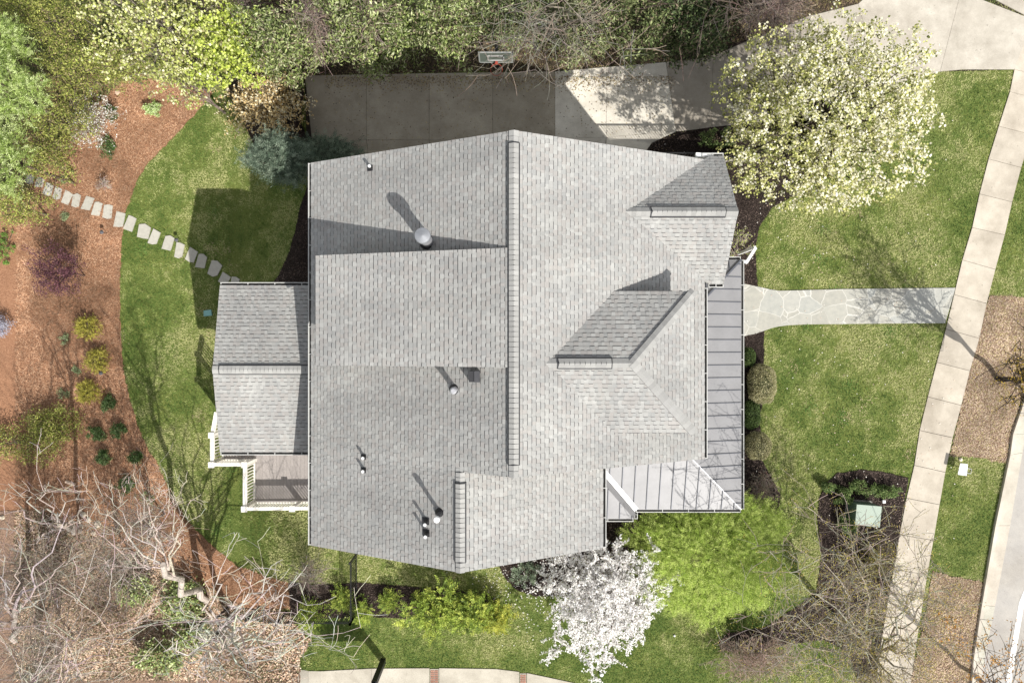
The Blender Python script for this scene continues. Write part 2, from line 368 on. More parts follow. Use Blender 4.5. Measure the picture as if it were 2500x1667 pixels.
# street, gutter and kerb
KL = [(2545,880),(2500,965),(2468,1059),(2461,1110),(2425,1282),(2392,1475),(2372,1606),(2368,1667),(2356,1770)]
GLr = [(2600,885),(2560,965),(2505,1060),(2495,1105),(2465,1282),(2428,1479),(2399,1624),(2390,1675),(2376,1775)]
sheet('street', [*GLr, (3600,1790), (3600,700), (2700,700)], M['asphalt'], .012, col=(.43, .41, .385), key='hard')
q = []; cl = []
KM = [lerp2(a, b, .22) for a, b in zip(KL, GLr)]
def strip(L1, L2, t):
    o_ = []
    for i in range(len(L1)-1): o_.append([L1[i], L2[i], L2[i+1], L1[i+1]])
    return o_
slabs('gutter_pan', strip(KM, GLr, 0), M['concrete'], .03, [(.56*random.uniform(.95,1.04), .53, .47) for _ in range(8)], .006)
slabs('kerb', strip(KL, KM, 0), M['concrete'], .13, [(.60, .56, .50)]*8, .002, .16)
wl = [(2520,1420),(2500,1470),(2478,1600),(2462,1700),(2452,1780)]
sheet('road_marking', wl+[(x-13, y) for x, y in wl[::-1]], M['paint'], .02, col=(.72, .72, .70))

# ------------------------------------------------------------------ the house
house = empty('house', (0, 0, 0), 'large house with light grey shingle roofs, seen straight from above', 'house')
SHC = [(.325,.321,.309), (.308,.304,.294), (.340,.336,.324), (.314,.302,.289), (.301,.301,.293), (.326,.312,.298), (.358,.355,.342)]
def clip(poly, a, b):            # keep the part of a 2-D polygon left of a->b
    out = []; n = len(poly)
    def s(p): return (b[0]-a[0])*(p[1]-a[1])-(b[1]-a[1])*(p[0]-a[0])
    for i in range(n):
        p, q_ = poly[i], poly[(i+1) % n]; sp, sq = s(p), s(q_)
        if sp >= 0: out.append(p)
        if (sp > 0 > sq) or (sp < 0 < sq):
            t = sp/(sp-sq); out.append((p[0]+(q_[0]-p[0])*t, p[1]+(q_[1]-p[1])*t))
    return out
def shingles(planes, name, parent, cs=.140, tw=(.085, .155)):
    mb = MB()
    for pts in planes:
        pts = [Vector(p) for p in pts]; n = (pts[1]-pts[0]).cross(pts[2]-pts[0]).normalized()
        if n.z < 0: pts = pts[::-1]; n = -n
        u = Vector((0, 0, 1)).cross(n).normalized(); v = n.cross(u)
        o0 = pts[0]; p2 = [((p-o0).dot(u), (p-o0).dot(v)) for p in pts]
        umin = min(p[0] for p in p2); umax = max(p[0] for p in p2); vmin = min(p[1] for p in p2); vmax = max(p[1] for p in p2)
        y = vmin; 
        while y < vmax:
            x = umin-random.random()*.2; hi = random.random() < .5
            while x < umax:
                wd = random.uniform(*tw)
                t = .017 if hi else .008; hh = hi
                t += random.uniform(-.0015, .0015); hi = not hi if random.random() < .82 else hi
                cell = [(x, y), (x+wd, y), (x+wd, y+cs+.004), (x, y+cs+.004)]
                for i in range(len(p2)):
                    cell = clip(cell, p2[i], p2[(i+1) % len(p2)])
                    if len(cell) < 3: break
                if len(cell) >= 3:
                    k = random.uniform(.965, 1.03)*(1+.05*math.sin(x*1.7+y*.4)+.03*math.sin(x*5.3+2)); c = random.choice(SHC); c = tuple(a*k for a in c)
                    top = [o0+u*a+v*b+n*(.003+t*(1-(b-y)/cs*.92)) for a, b in cell]; bot = [o0+u*a+v*b-n*.004 for a, b in cell]
                    mb.face(top, c)
                    for i in range(len(cell)):
                        j = (i+1) % len(cell)
                        if cell[i][1] < y+.001 and cell[j][1] < y+.001:      # butt edge: black asphalt, slanted wide; its dark colour paints the shadow line
                            e = v*(-.028 if hh else -.008); mb.face((top[j], top[i], bot[i]+e+n*.010, bot[j]+e+n*.010), (.075, .075, .076))
                        elif cell[i][1] < y+cs*.9 or cell[j][1] < y+cs*.9: mb.face((top[j], top[i], bot[i], bot[j]), (.05, .05, .052))
                x += wd
            y += cs
    return mb.build(name, M['shingle'], parent)
WH = (.78, .78, .76)
def roof(name, planes, th=.16, sh=True, mat=None):
    mb = MB()
    for pts in planes:
        pts = [Vector(p) for p in pts]; n = (pts[1]-pts[0]).cross(pts[2]-pts[0])
        if n.z < 0: pts = pts[::-1]
        mb.prism([p-Vector((0, 0, .006)) for p in pts], (0, 0, -th), (.62, .61, .59))
    o = mb.build(name, M['paint'], house)
    if sh: shingles(planes, 'shingles', o)
    return o
ZR, XR = 8.8, .05
def zl(X): return ZR-.52*(XR-X)         # rear slope of the main roof
def zf(X): return ZR-.49*(X-XR)         # front slope
XL, XF, YT, YB, YG = -6.60, 6.2, 5.87, -3.78, -6.70
X2 = -1.5; Z2 = zl(X2)
# rear slope left of the lower ridge continues to the far gable
rear = [[(XL,YT,zl(XL)),(XR,YT,ZR),(XR,YB,ZR),(XL,YB,zl(XL))], [(XL,YB,zl(XL)),(X2,YB,Z2),(X2,YG,Z2),(XL,YG,zl(XL))]]
front = [[(XR,YT,ZR),(XF,YT,zf(XF)),(XF,YB,zf(XF)),(XR,YB,ZR)]]
X3 = 2.95; Z3 = Z2-.53*(X3-X2)
low = [[(X2,YB+.1,Z2),(X3,YB+.1,Z3),(X3,YG,Z3),(X2,YG,Z2)]]
main_roof = roof('main_roof', rear+front)
lower_roof = roof('lower_gable_roof', low)
# shed dormer on the rear slope
XD = -5.96; ZD = 7.05
shed = roof('shed_dormer_roof', [[(XD,2.61,ZD),(XR,2.61,ZR+.015),(XR,-.72,ZR+.015),(XD,-.72,ZD)]], .12)
# front gable, ridge along X
GZr, GYr, GX = 7.12, 3.93, 6.85
xv = XR+(ZR-GZr)/.49
ge = 5.70; gt, gb = 5.99, 1.87
xe = XR+(ZR-ge)/.49
fg = [[(xv,GYr,GZr),(GX,GYr,GZr),(GX,gt,ge),(xe,gt,ge)], [(GX,GYr,GZr),(xv,GYr,GZr),(xe,gb,ge),(GX,gb,ge)]]
front_gable = roof('front_gable_roof', fg)
# hipped dormer on the front slope
HZ, HY = 8.33, -.62; hx0 = XR+(ZR-HZ)/.49; hx1 = 3.45; ez = 7.33; ey = 1.50; eyb = -2.72; hx2 = 5.45; xq = XR+(ZR-ez)/.49
hp = [[(hx0,HY,HZ),(hx1,HY,HZ),(hx2,ey,ez),(xq,ey,ez)], [(hx1,HY,HZ),(hx2,eyb,ez),(hx2,ey,ez)], [(hx1,HY,HZ),(hx0,HY,HZ),(xq,eyb,ez),(hx2,eyb,ez)]]
hip = roof('hipped_dormer_roof', hp, .12)
# rear wing
WZ, WE, WY = 4.45, 3.55, -1.06
wxe = (537-1250)/FP*(HC-WE); wyt = (833.5-697)/FP*(HC-WE); wyb = (833.5-1103)/FP*(HC-WE); wxr = (519-1250)/FP*(HC-WZ)
WY = (wyt+wyb)/2
wing = roof('wing_roof', [[(wxe,wyt,WE),(wxr,WY,WZ),(-6.2,WY,WZ),(-6.2,wyt,WE)], [(wxr,WY,WZ),(wxe,wyb,WE),(-6.2,wyb,WE),(-6.2,WY,WZ)]])
# ridge caps
def caps(a, b, wd, drop, lift=0., step=.14, parent=None, taper=False, cap_len=None):
    a = Vector(a); b = Vector(b); d = (b-a); Ln = d.length; d.normalize(); s = d.cross(Vector((0, 0, 1))).normalized()
    mb = MB(); n = max(1, int(Ln/step)); step = Ln/n
    for i in range(n):
        k = random.uniform(.9, 1.08); c = random.choice(SHC[:3]); c = tuple(v*k for v in c)
        p0 = a+d*(i*step); p1 = a+d*((i+1)*step+.01)
        z0 = lift+.028; z1 = lift+.012
        m0 = p0+Vector((0, 0, z0)); m1 = p1+Vector((0, 0, z1))
        l0 = p0-s*wd/2+Vector((0, 0, z0-drop*wd/2)); l1 = p1-s*wd/2+Vector((0, 0, z1-drop*wd/2))
        r0 = p0+s*wd/2+Vector((0, 0, z0-drop*wd/2)); r1 = p1+s*wd/2+Vector((0, 0, z1-drop*wd/2))
        mb.face((l0, m0, m1, l1), c); mb.face((m0, r0, r1, m1), c)
        dk = (.06, .06, .065); D = Vector((0, 0, -(lift+.02)))
        mb.face((l1, l0+Vector((0,0,0)), l0+D, l1+D), dk); mb.face((r0, r1, r1+D, r0+D), dk)
        mb.face((r0, m0, m0+D, r0+D), dk); mb.face((m0, l0, l0+D, m0+D), dk)
    # closing end
    return mb.build('ridge_cap', M['shingle'], parent)
def ridge(a, b, va, vb, parent, dr=.47):     # caps over the full ridge, raised ridge vent between va and vb (fractions)
    a = Vector(a); b = Vector(b); A = a.lerp(b, va); B = a.lerp(b, vb)
    if va > .001: caps(a, A, .27, dr, .02, parent=parent)
    if vb < .999: caps(B, b, .27, dr, .02, parent=parent)
    mb = MB(); d = (B-A).normalized(); s = d.cross(Vector((0, 0, 1))).normalized()
    for sg in (-1, 1):
        q_ = [A+Vector((0, 0, .085)), A+s*sg*.165+Vector((0, 0, .085-dr*.165)), A+s*sg*.175+Vector((0, 0, -.01-dr*.175)), A+Vector((0, 0, -.01))]
        mb.prism(q_ if sg < 0 else q_[::-1], B-A, (.03, .03, .033))
    mb.build('ridge_vent', M['rubber'], parent); caps(A+d*.03, B-d*.03, .275, dr*.95, .07, parent=parent)
ridge((XR,YT,ZR), (XR,YB,ZR), .035, .965, main_roof)
ridge((X2,YB-.02,Z2), (X2,YG,Z2), .10, .90, lower_roof, .5)
ridge((GX,GYr,GZr), (xv-.3,GYr,GZr), .1, .72, front_gable, .66)
ridge((hx1,HY,HZ), (hx0-.25,HY,HZ), .22, .80, hip, .5)
ridge((wxr,WY,WZ), (-6.4,WY,WZ), .06, .99, wing, .28)
caps((hx2,ey,ez), (hx1,HY,HZ), .27, .34, .045, parent=hip); caps((hx2,eyb,ez), (hx1,HY,HZ), .27, .34, .045, parent=hip)
# gutters
def gutter(a, b, out, parent=house, endcap=True):
    a = Vector(a); b = Vector(b); o_ = Vector((*out, 0)).normalized(); mb = MB(); z = Vector((0, 0, 1)); wd = .115
    c = (.52, .52, .50)
    mb.prism([a+o_*(wd-.02)+z*.0, a+o_*wd, a+o_*wd-z*.12, a+o_*(wd-.03)-z*.12], b-a, c)
    mb.prism([a+o_*.0, a+o_*.012, a+o_*.012-z*.12, a-z*.12], b-a, c)
    mb.prism([a+o_*.012-z*.07, a+o_*(wd-.03)-z*.07, a+o_*(wd-.03)-z*.12, a+o_*.012-z*.12], b-a, (.035, .032, .03))
    n = max(2, int((b-a).length/.85)); 
    for i in range(n+1):
        p = a.lerp(b, (i+.02)/(n+.04)); d = (b-a).normalized(); mb.bar(p-z*.002, p+o_*wd-z*.002, .022, .02, c)
    return mb.build('gutter', M['paint'], parent)
gz_ = -.03
gutter((XL,YT,zl(XL)+gz_), (XL,YG,zl(XL)+gz_), (-1,0))
gutter((XF,gb-.14,zf(XF)+gz_), (XF,YB,zf(XF)+gz_), (1,0))
gutter((X3,YB-.0,Z3+gz_), (X3,YG,Z3+gz_), (1,0))
gutter((GX,gt,ge+gz_), (xe-.2,gt,ge+gz_), (0,1))
gutter((GX,gb,ge+gz_), (xe,gb,ge+gz_), (0,-1))
gutter((wxe,wyt,WE+gz_), (-6.5,wyt,WE+gz_), (0,1))
gutter((wxe,wyb,WE+gz_), (-6.5,wyb,WE+gz_), (0,-1))
# metal porch roof
PZ, PS = 2.9, .28
px_, pt, pb, pi = 8.36, 2.98, -6.12, 5.86
zi = PZ+PS*(px_-pi)
MR = (.215, .212, .218); MR2 = (.66, .67, .71)
pE = [(px_,pt,PZ),(pi,pt-(px_-pi),zi),(pi,pb+(px_-pi),zi),(px_,pb,PZ)]
pN = [(px_,pt,PZ),(5.4,pt,PZ),(5.4,pt-(px_-pi),zi),(pi,pt-(px_-pi),zi)]
xa, ya = 2.42, pb+(px_-pi)
pS = [(px_,pb,PZ),(pi,ya,zi),(xa,ya,zi),(4.53,pb,PZ)]
pB = [(xa,ya,zi),(4.53,pb,PZ),(4.5,-6.55,2.55),(xa,-4.1,3.23)]
pL = [(xa,-4.1,3.23),(4.5,-6.55,2.55),(xa,-6.55,2.55)]
mb = MB()
for pl in (pE, pN, pS, pB, pL):
    v_ = [Vector(p) for p in pl]
    if (v_[1]-v_[0]).cross(v_[2]-v_[0]).z < 0: v_ = v_[::-1]
    mb.prism(v_, (0, 0, -.1), MR)
porch = mb.build('porch_roof', M['metalroof'], house)
SC = (.10, .105, .125)
SEAMS = []
def seam(mb, a, b):
    mb = MB(); SEAMS.append(mb); mb.bar(Vector(a)+Vector((0,0,.035)), Vector(b)+Vector((0,0,.035)), .022, .04, SC)
se = sn = ss_ = sl = None
for i in range(24):
    y_ = 2.80-.457*i
    if y_ > pt-.1 or y_ < pb+.1: continue
    xin = max(pi, px_-(pt-y_), px_-(y_-pb)); seam(se, (px_,y_,PZ), (xin,y_,PZ+PS*(px_-xin)))
for i in range(40):
    x_ = 2.6+.457*i
    if x_ > px_-.1: break
    ybot = pb if x_ > 4.53 else pb+(4.53-x_)/(4.53-xa)*(ya-pb)
    ytop = min(ya, pb+(px_-x_))
    if ytop > ybot+.1: seam(ss_, (x_,ybot,PZ+PS*(ybot-pb)), (x_,ytop,PZ+PS*(ytop-pb)))
    if x_ < 4.45:
        yt = -6.55+(4.5-x_)/(4.5-xa)*(2.45); seam(sl, (x_,-6.55,2.55), (x_,yt,2.55+PS*(yt+6.55)))
for x_ in (7.9, 7.45, 7.0): seam(sn, (x_,pt,PZ), (x_,pt-(px_-x_),PZ+PS*(px_-x_)))
for m_ in SEAMS: m_.build('roof_seam', M['metalroof'], porch)
z_ = Vector((0, 0, .05))
mb = MB(); mb.bar(Vector((px_,pt,PZ))+z_, Vector((pi,pt-(px_-pi),zi))+z_, .06, .05, SC); mb.build('hip_flashing', M['metalroof'], porch)
mb = MB(); mb.bar(Vector((px_,pb,PZ))+z_*.4, Vector((pi,pb+(px_-pi),zi))+z_*.4, .03, .03, (.7,.7,.72)); mb.build('hip_flashing', M['metalroof'], porch)
mb = MB(); mb.bar(Vector((xa,ya,zi))+z_, Vector((4.53,pb,PZ))+z_, .17, .07, WH); mb.build('hip_flashing', M['metalroof'], porch)
gutter((px_,pt,PZ-.03), (px_,pb,PZ-.03), (1,0), porch)
gutter((px_,pt,PZ-.03), (6.3,pt,PZ-.03), (0,1), porch)
gutter((px_,pb,PZ-.03), (4.53,pb,PZ-.03), (0,-1), porch)
gutter((4.5,-6.55,2.52), (2.6,-6.55,2.52), (0,-1), porch)
gutter((4.53,pb-.1,2.6), (4.53,-6.55,2.55), (1,0), porch)
# walls
SD = (.52, .50, .46)
def wall_y(prof, y0, y1, nm='wall'):   # profile in (x,z)
    m_ = MB(); m_.prism([(x, y0, z) for x, z in prof], (0, y1-y0, 0), SD); return m_.build(nm, M['siding'], house)
def wall_x(prof, x0, x1, nm='wall'):
    m_ = MB(); m_.prism([(x0, y, z) for y, z in prof], (x1-x0, 0, 0), SD); return m_.build(nm, M['siding'], house)
w1 = wall_y([(-6.05,-2.6),(5.75,-1.6),(5.75,zf(5.75)-.2),(XR,ZR-.2),(-6.05,zl(-6.05)-.2)], -3.4, 5.45)
w2 = wall_y([(-6.05,-2.6),(2.5,-1.6),(2.5,Z3+.05),(X2,Z2-.2),(-6.05,zl(-6.05)-.2)], -6.25, -3.41)
w3 = wall_x([(2.2,-1.6),(5.6,-1.6),(5.6,ge+.05),(GYr,GZr-.2),(2.2,ge+.05)], 5.76, 6.45)
w4 = wall_x([(wyb+.35,-2.7),(wyt-.35,-2.7),(wyt-.35,WE-.1),(WY,WZ-.2),(wyb+.35,WE-.1)], wxe+.3, -6.06)
mb = MB(); mb.prism([(-5.6,2.35,5.9),(-5.6,2.35,ZD),(-.5,2.35,ZR-.3)], (0, -2.85, 0), SD); mb.build('wall', M['siding'], house)
mb = MB(); mb.prism([(2.0,1.2,7.0),(5.15,1.2,5.9),(5.15,1.2,ez-.05),(2.0,1.2,ez-.05)], (0, -3.6, 0), SD); mb.build('wall', M['siding'], house)
def window(x, y, z, nx_, ny_, wd=.9, ht=1.3, par=w1):
    n = Vector((nx_, ny_, 0)); t = Vector((-ny_, nx_, 0)); c = Vector((x, y, z)); m_ = MB()
    for s in (-1, 1): m_.bar(c+t*s*wd/2-Vector((0,0,ht/2+.04))+n*.0, c+t*s*wd/2+Vector((0,0,ht/2+.04)), .08, .05, WH, up=n)
    for s in (-1, 0, 1): m_.bar(c-t*wd/2+Vector((0,0,s*ht/2)), c+t*wd/2+Vector((0,0,s*ht/2)), .07, .05, WH, up=n)
    f = m_.build('window', M['paint'], house); f.location += n*.055
    g_ = MB(); g_.prism([c+n*.012-t*wd/2-Vector((0,0,ht/2)), c+n*.012+t*wd/2-Vector((0,0,ht/2)), c+n*.012+t*wd/2+Vector((0,0,ht/2)), c+n*.012-t*wd/2+Vector((0,0,ht/2))], -n*.01)
    o = g_.build('pane', M['glass'], f); o.location = -f.location
for y in (-2.2, 0, 2, 4.4):
    window(-6.05, y if abs(y) > 3 or True else y, 4.6, -1, 0)
for x in (-4, -1.5, 1.5, 4): window(x, 5.45, 4.4, 0, 1); window(x, 5.45, 1.2, 0, 1, 1.2)
for x in (-4.3, -2, .6): window(x, -6.25, 4.4, 0, -1); window(x, -6.25, 1.4, 0, -1)
for y in (-2.6, -.4, 1.2): window(5.75, y, 1.5, 1, 0)
window(6.45, 3.2, 4.3, 1, 0); window(6.45, 4.6, 4.3, 1, 0)
# porch posts and floor
mb = MB(); mb.box(5.76, 8.1, -5.8, 2.7, 0, .22, (.45, .44, .42)); mb.box(2.6, 5.75, -5.8, -3.42, 0, .22, (.45, .44, .42)); mb.build('porch_floor', M['concrete'], house)
for x, y in ((8.0, 2.6), (8.0, -.1), (8.0, -2.9), (8.0, -5.75), (4.5, -5.75)):
    m_ = MB(); m_.box(x-.1, x+.1, y-.1, y+.1, .22, 2.75, WH); m_.box(x-.14, x+.14, y-.14, y+.14, .22, .4, WH); m_.build('porch_post', M['paint'], house)
# downspout that kicks out onto the bed
mb = MB(); a = P(1808, 638, 2.6); b = P(1824, 639, 2.3); c_ = P(1846, 606, .12)
mb.bar(a, b, .1, .08, WH); mb.bar(b+Vector((-.02,-.03,0)), P(1846, 604, 2.0), .11, .09, WH); mb.bar(P(1846, 604, 2.0), P(1846,604,2.0)+Vector((0,0,-1.95)), .1, .08, WH, up=(1,0,0))
mb.build('downspout', M['paint'], house)
mb = MB(); mb.bar(P(1699,378,5.62), P(1741,380,5.62), .14, .1, WH); mb.build('gutter', M['paint'], house)

# roof vents (parts of the house)
def roofz(X, Y):
    if Y < YB: return zl(X) if X < X2 else Z2-.53*(X-X2)
    if -.72 < Y < 2.61 and X > XD and X < XR: return ZD+(ZR-ZD)*(X-XD)/(XR-XD)
    return zl(X) if X < XR else zf(X)
def onroof(px, py):
    z = 7.
    for _ in range(20): p = P(px, py, z); z = .5*z+.5*roofz(p.x, p.y)
    return P(px, py, z)
def vent(px, py, r, h, kind):
    b = onroof(px, py); m_ = MB(); base = b-Vector((0, 0, .12))
    if kind == 'flue':
        m_.lathe(base, [(r*.8, 0), (r*.8, h-.1)], 20, (.45, .45, .47)); m_.lathe(base+Vector((0,0,h-.1)), [(r*1.05, 0), (r*1.05, .14), (r, .18), (r*.1, .22)], 24, (.3, .31, .33))
        m_.lathe(base, [(r*1.25, 0), (r*1.1, .16), (r*.82, .22)], 20, (.05, .05, .06))
        return m_.build('flue', M['metal'], house)
    if kind == 'pipe':
        m_.lathe(base, [(.085, 0), (.085, h), (.06, h+.01)], 14, (.6, .6, .62)); m_.lathe(base, [(.2, .0), (.15, .14), (.1, .2)], 16, (.06, .06, .065))
        m_.lathe(base+Vector((0,0,h-.1)), [(r, 0), (r, .12), (r*.6, .16)], 16, (.45, .45, .47)); return m_.build('vent_pipe', M['metal'], house)
    if kind == 'white':
        m_.lathe(base, [(.06, 0), (.06, h-.1)], 12, (.05, .05, .055)); m_.lathe(base+Vector((0,0,h-.12)), [(r, 0), (r, .1), (r*.9, .14)], 18, (.82, .82, .82)); 
        m_.lathe(base+Vector((0,.0,0)), [(.16, .0), (.13, .16), (.07, .24)], 14, (.02, .02, .022)); return m_.build('vent_pipe', M['paint'], house)
    if kind == 'boot':
        n = Vector((-.42, 0, .9)).normalized(); fl_ = b+n*.03
        m_.lathe(base, [(r, .06), (r*.85, .2), (.045, .26), (.045, h)], 14, (.02, .02, .022)); m_.lathe(base+Vector((0,0,h)), [(.05, 0), (.05, .04)], 10, (.6, .6, .6))
        u = Vector((0, 1, 0)); v = Vector((.9, 0, .42)).normalized(); m_.prism([fl_-u*r*1.2-v*r*1.6, fl_+u*r*1.2-v*r*1.6, fl_+u*r*1.2+v*r*1.0, fl_-u*r*1.2+v*r*1.0], -n*.03, (.03, .03, .033))
        return m_.build('vent_pipe', M['rubber'], house)
    if kind == 'box':
        m_.box(b.x-r, b.x+r, b.y-r, b.y+r, b.z-.1, b.z+h, (.035, .035, .038)); m_.box(b.x-.0, b.x+r*1.02, b.y-r*1.02, b.y+r*1.02, b.z+h, b.z+h+.03, (.06, .06, .065)); return m_.build('box_vent', M['rubber'], house)
vent(1044, 590, .215, 1.25, 'flue')
vent(1111, 950, .10, .75, 'pipe'); vent(1159, 918, .155, .28, 'box'); vent(1074, 1250, .088, 1.0, 'white')
vent(1042, 1271, .09, .55, 'boot'); vent(1043, 1300, .09, .55, 'boot'); vent(890, 1115, .07, .36, 'boot'); vent(890, 1147, .07, .36, 'boot'); vent(906, 411, .075, .36, 'boot')

# ------------------------------------------------------------------ deck
deck = empty('deck', (-9.5, -5, 0), 'raised grey board deck with white baluster railing behind the house', 'deck')
DZ = .3; DR = DZ+1.1
def dpt(px, py): p = P(px, py, DR); return Vector((p.x, p.y, 0))
A0 = dpt(527, 1006); A = dpt(517, 1062); B = dpt(517, 1134); Cc = dpt(597, 1132); D = dpt(597, 1242); E = Vector((-6.4, D.y+.03, 0)); Fm = dpt(714, 1241); 
B = Vector((A.x, B.y, 0)); Cc = Vector((D.x, B.y, 0))
mb = MB(); x = A.x+.02
while x < -6.06:
    k = random.uniform(.93, 1.05); yb_ = B.y if x < D.x-.01 else D.y
    mb.box(x, x+.135, yb_+.02, wyb+1.2, DZ-.04, DZ, (.31*k, .28*k, .265*k)); x += .14
mb.build('deck_floor', M['wood'], deck)
mb = MB()
for a, b in ((A, B), (B, Cc), (Cc, D), (D, E)): mb.bar(Vector((a.x,a.y,DZ-.045)), Vector((b.x,b.y,DZ-.045)), .06, .25, (.7,.68,.63))
mb.build('rim_board', M['paint'], deck)
RC = (.80, .77, .70)
def rail(a, b):
    m_ = MB(); a = Vector(a); b = Vector(b); u = Vector((0, 0, 1))
    m_.bar(a+u*DR, b+u*DR, .13, .04, RC); m_.bar(a+u*(DR-.16), b+u*(DR-.16), .06, .05, RC); m_.bar(a+u*(DZ+.14), b+u*(DZ+.14), .06, .05, RC)
    n = int((b-a).length/.115)
    for i in range(1, n): p = a.lerp(b, i/n); m_.box(p.x-.018, p.x+.018, p.y-.018, p.y+.018, DZ+.1, DR-.17, RC)
    m_.build('railing', M['paint'], deck)
rail(A0, A); rail(A, B); rail(B, Cc); rail(Cc, D); rail(D, E)
for p in (A, B, Cc, D, Fm):
    m_ = MB(); m_.box(p.x-.06, p.x+.06, p.y-.06, p.y+.06, DZ-.3, DR+.02, RC); m_.box(p.x-.11, p.x+.11, p.y-.11, p.y+.11, DR+.02, DR+.07, RC)
    m_.box(p.x-.08, p.x+.08, p.y-.08, p.y+.08, -2.7, DZ-.3, RC); m_.build('post', M['paint'], deck)

# ------------------------------------------------------------------ retaining wall with railing beside the drive
rw = empty('retaining_wall', (6, 7.45, 0), 'low concrete retaining wall between front bed and side driveway', 'wall')
mb = MB(); mb.box(4.6, 9.8, 7.3, 7.5, -1.6, .04, (.42, .40, .37)); mb.build('wall_body', M['concrete'], rw)
mb = MB(); mb.bar((4.6, 7.4, .98), (9.6, 7.4, .98), .05, .05, (.02,.02,.02)); mb.bar((4.6, 7.4, .14), (9.6, 7.4, .14), .04, .04, (.02,.02,.02))
for i in range(42): x = 4.62+i*.118; mb.box(x-.012, x+.012, 7.388, 7.412, .04, .95, (.02,.02,.02))
mb.build('handrail', M['rubber'], rw)

# ------------------------------------------------------------------ foliage machinery
def rdir(n): 
    v = rng.normal(size=(n, 3)); return v/np.linalg.norm(v, axis=1, keepdims=True)
def leafquads(c, s, asp=.6, up=.5, along=None, jit=.5):
    n = len(c); nrm = rdir(n)+np.array([0, 0, up*2]); nrm /= np.linalg.norm(nrm, axis=1, keepdims=True)
    t = rdir(n) if along is None else along+rdir(n)*jit
    t = t-(t*nrm).sum(1, keepdims=True)*nrm*(1 if along is None else .0); t /= np.linalg.norm(t, axis=1, keepdims=True)+1e-9
    b = np.cross(nrm, t); b /= np.linalg.norm(b, axis=1, keepdims=True)+1e-9
    s = np.asarray(s).reshape(-1, 1)*np.ones((n, 1)); w_ = s*asp
    return np.stack([c-t*s*.5, c+b*w_*.5, c+t*s*.5, c-b*w_*.5], 1)
def pick(pal, n, wts=None, var=.18, cl=None):
    pal = np.array(pal); i = rng.choice(len(pal), n, p=wts); c = pal[i]*rng.uniform(1-var, 1+var, (n, 1))
    return c
def hull(d, seed, amp):
    p = np.array([math.sin(seed*1.3+k)*6 for k in range(9)])
    return 1+amp*(np.sin(d[:, 0]*4+p[0])*np.cos(d[:, 1]*5+p[1])+.6*np.sin(d[:, 1]*9+d[:, 0]*6+p[2])+.5*np.cos(d[:, 2]*7+p[3]+d[:, 0]*8))
def crown_centres(c, r, K, seed, shell=.45, amp=.14, zlo=-.6):
    d = rdir(K*2); d = d[d[:, 2] > zlo][:K]; rad = rng.uniform(shell**2, 1, len(d))**.5
    return np.array(c)+d*(rad*hull(d, seed, amp))[:, None]*np.array(r), d
def leaves_at(cc, per, sig, flat=.7):
    n = len(cc)*per; i = np.repeat(np.arange(len(cc)), per)
    o = rng.normal(size=(n, 3))*sig; o[:, 2] *= flat
    return cc[i]+o, i
CNT = {'n': 0}
def limb_pts(a, b, n=6, wob=.08, sag=0.):
    a = Vector(a); b = Vector(b); L_ = (b-a).length; out = []
    for i in range(n+1):
        t = i/n; p = a.lerp(b, t); p += Vector(tuple(rng.normal(size=3)))*wob*L_*.35*math.sin(math.pi*t); p.z += sag*math.sin(math.pi*t)*L_; out.append(p)
    return out
def skeleton(mb, base, top, tips, r0, col, twig=.012, k=6):
    tr = limb_pts(base, top, 5, .05); mb.tube(tr, [r0*(1-.45*i/5) for i in range(6)], 8, col)
    for t in tips:
        f = tr[random.choice((2, 3, 4, 5))]; L_ = (Vector(t)-f).length
        mb.tube(limb_pts(f, t, 5, .12, .06), [max(twig, r0*.4*(1-i/5.5)**1.2*min(1, L_/3)) for i in range(6)], k-2, col)
def tree(name, label, cat, px, py, zc, rpx, rz, K, per, sig, leaf, pal, wts=None, asp=.6, mat='leaf', group=None, trunk_r=.12, bark=(.10,.08,.065), seed=1, shell=.45, amp=.14, extra=None, up=.5, along=False, ntip=26, zlo=-.6, jit=.5, crown='crown', flat=.7, cshade=.12, rpy=None):
    """px,py: centre of the crown in the photo at height zc above its ground; rpx: radius in photo pixels"""
    g = GZ(px, py); c = P(px, py, g.z+zc); base = Vector((c.x, c.y, float(ter(c.x, c.y)))); s = FP/(HC-c.z)
    rx = rpx/s; ry = (rpy or rpx)/s
    root = empty(name, base, label, cat, group)
    cc, d = crown_centres(c, (rx, ry, rz), K, seed, shell, amp, zlo)
    mb = MB(); tips = [cc[i] for i in rng.choice(len(cc), min(ntip, len(cc)), replace=False)]
    skeleton(mb, base-Vector((0,0,.15)), Vector((c.x, c.y, base.z+(c.z-base.z)*.8+.05)), tips, trunk_r, bark); mb.build('trunk', M['bark'], root)
    pts, idx = leaves_at(cc, per, sig, flat); gz__ = base.z+.04; pts[:, 2] = np.maximum(pts[:, 2], gz__)
    al = None
    if along: al = pts-np.array([c.x, c.y, c.z-rz*.8]); al /= np.linalg.norm(al, axis=1, keepdims=True)
    V = leafquads(pts, rng.uniform(.7, 1.3, len(pts))*leaf, asp, up, al, jit)
    col = pick(pal, len(pts), wts)*rng.uniform(1-cshade, 1+cshade, (len(cc), 1))[idx]
    bulk(crown, V, 4, M[mat], col, root)
    if extra: extra(root, cc, c, (rx, ry, rz))
    CNT['n'] += len(pts); return root, cc

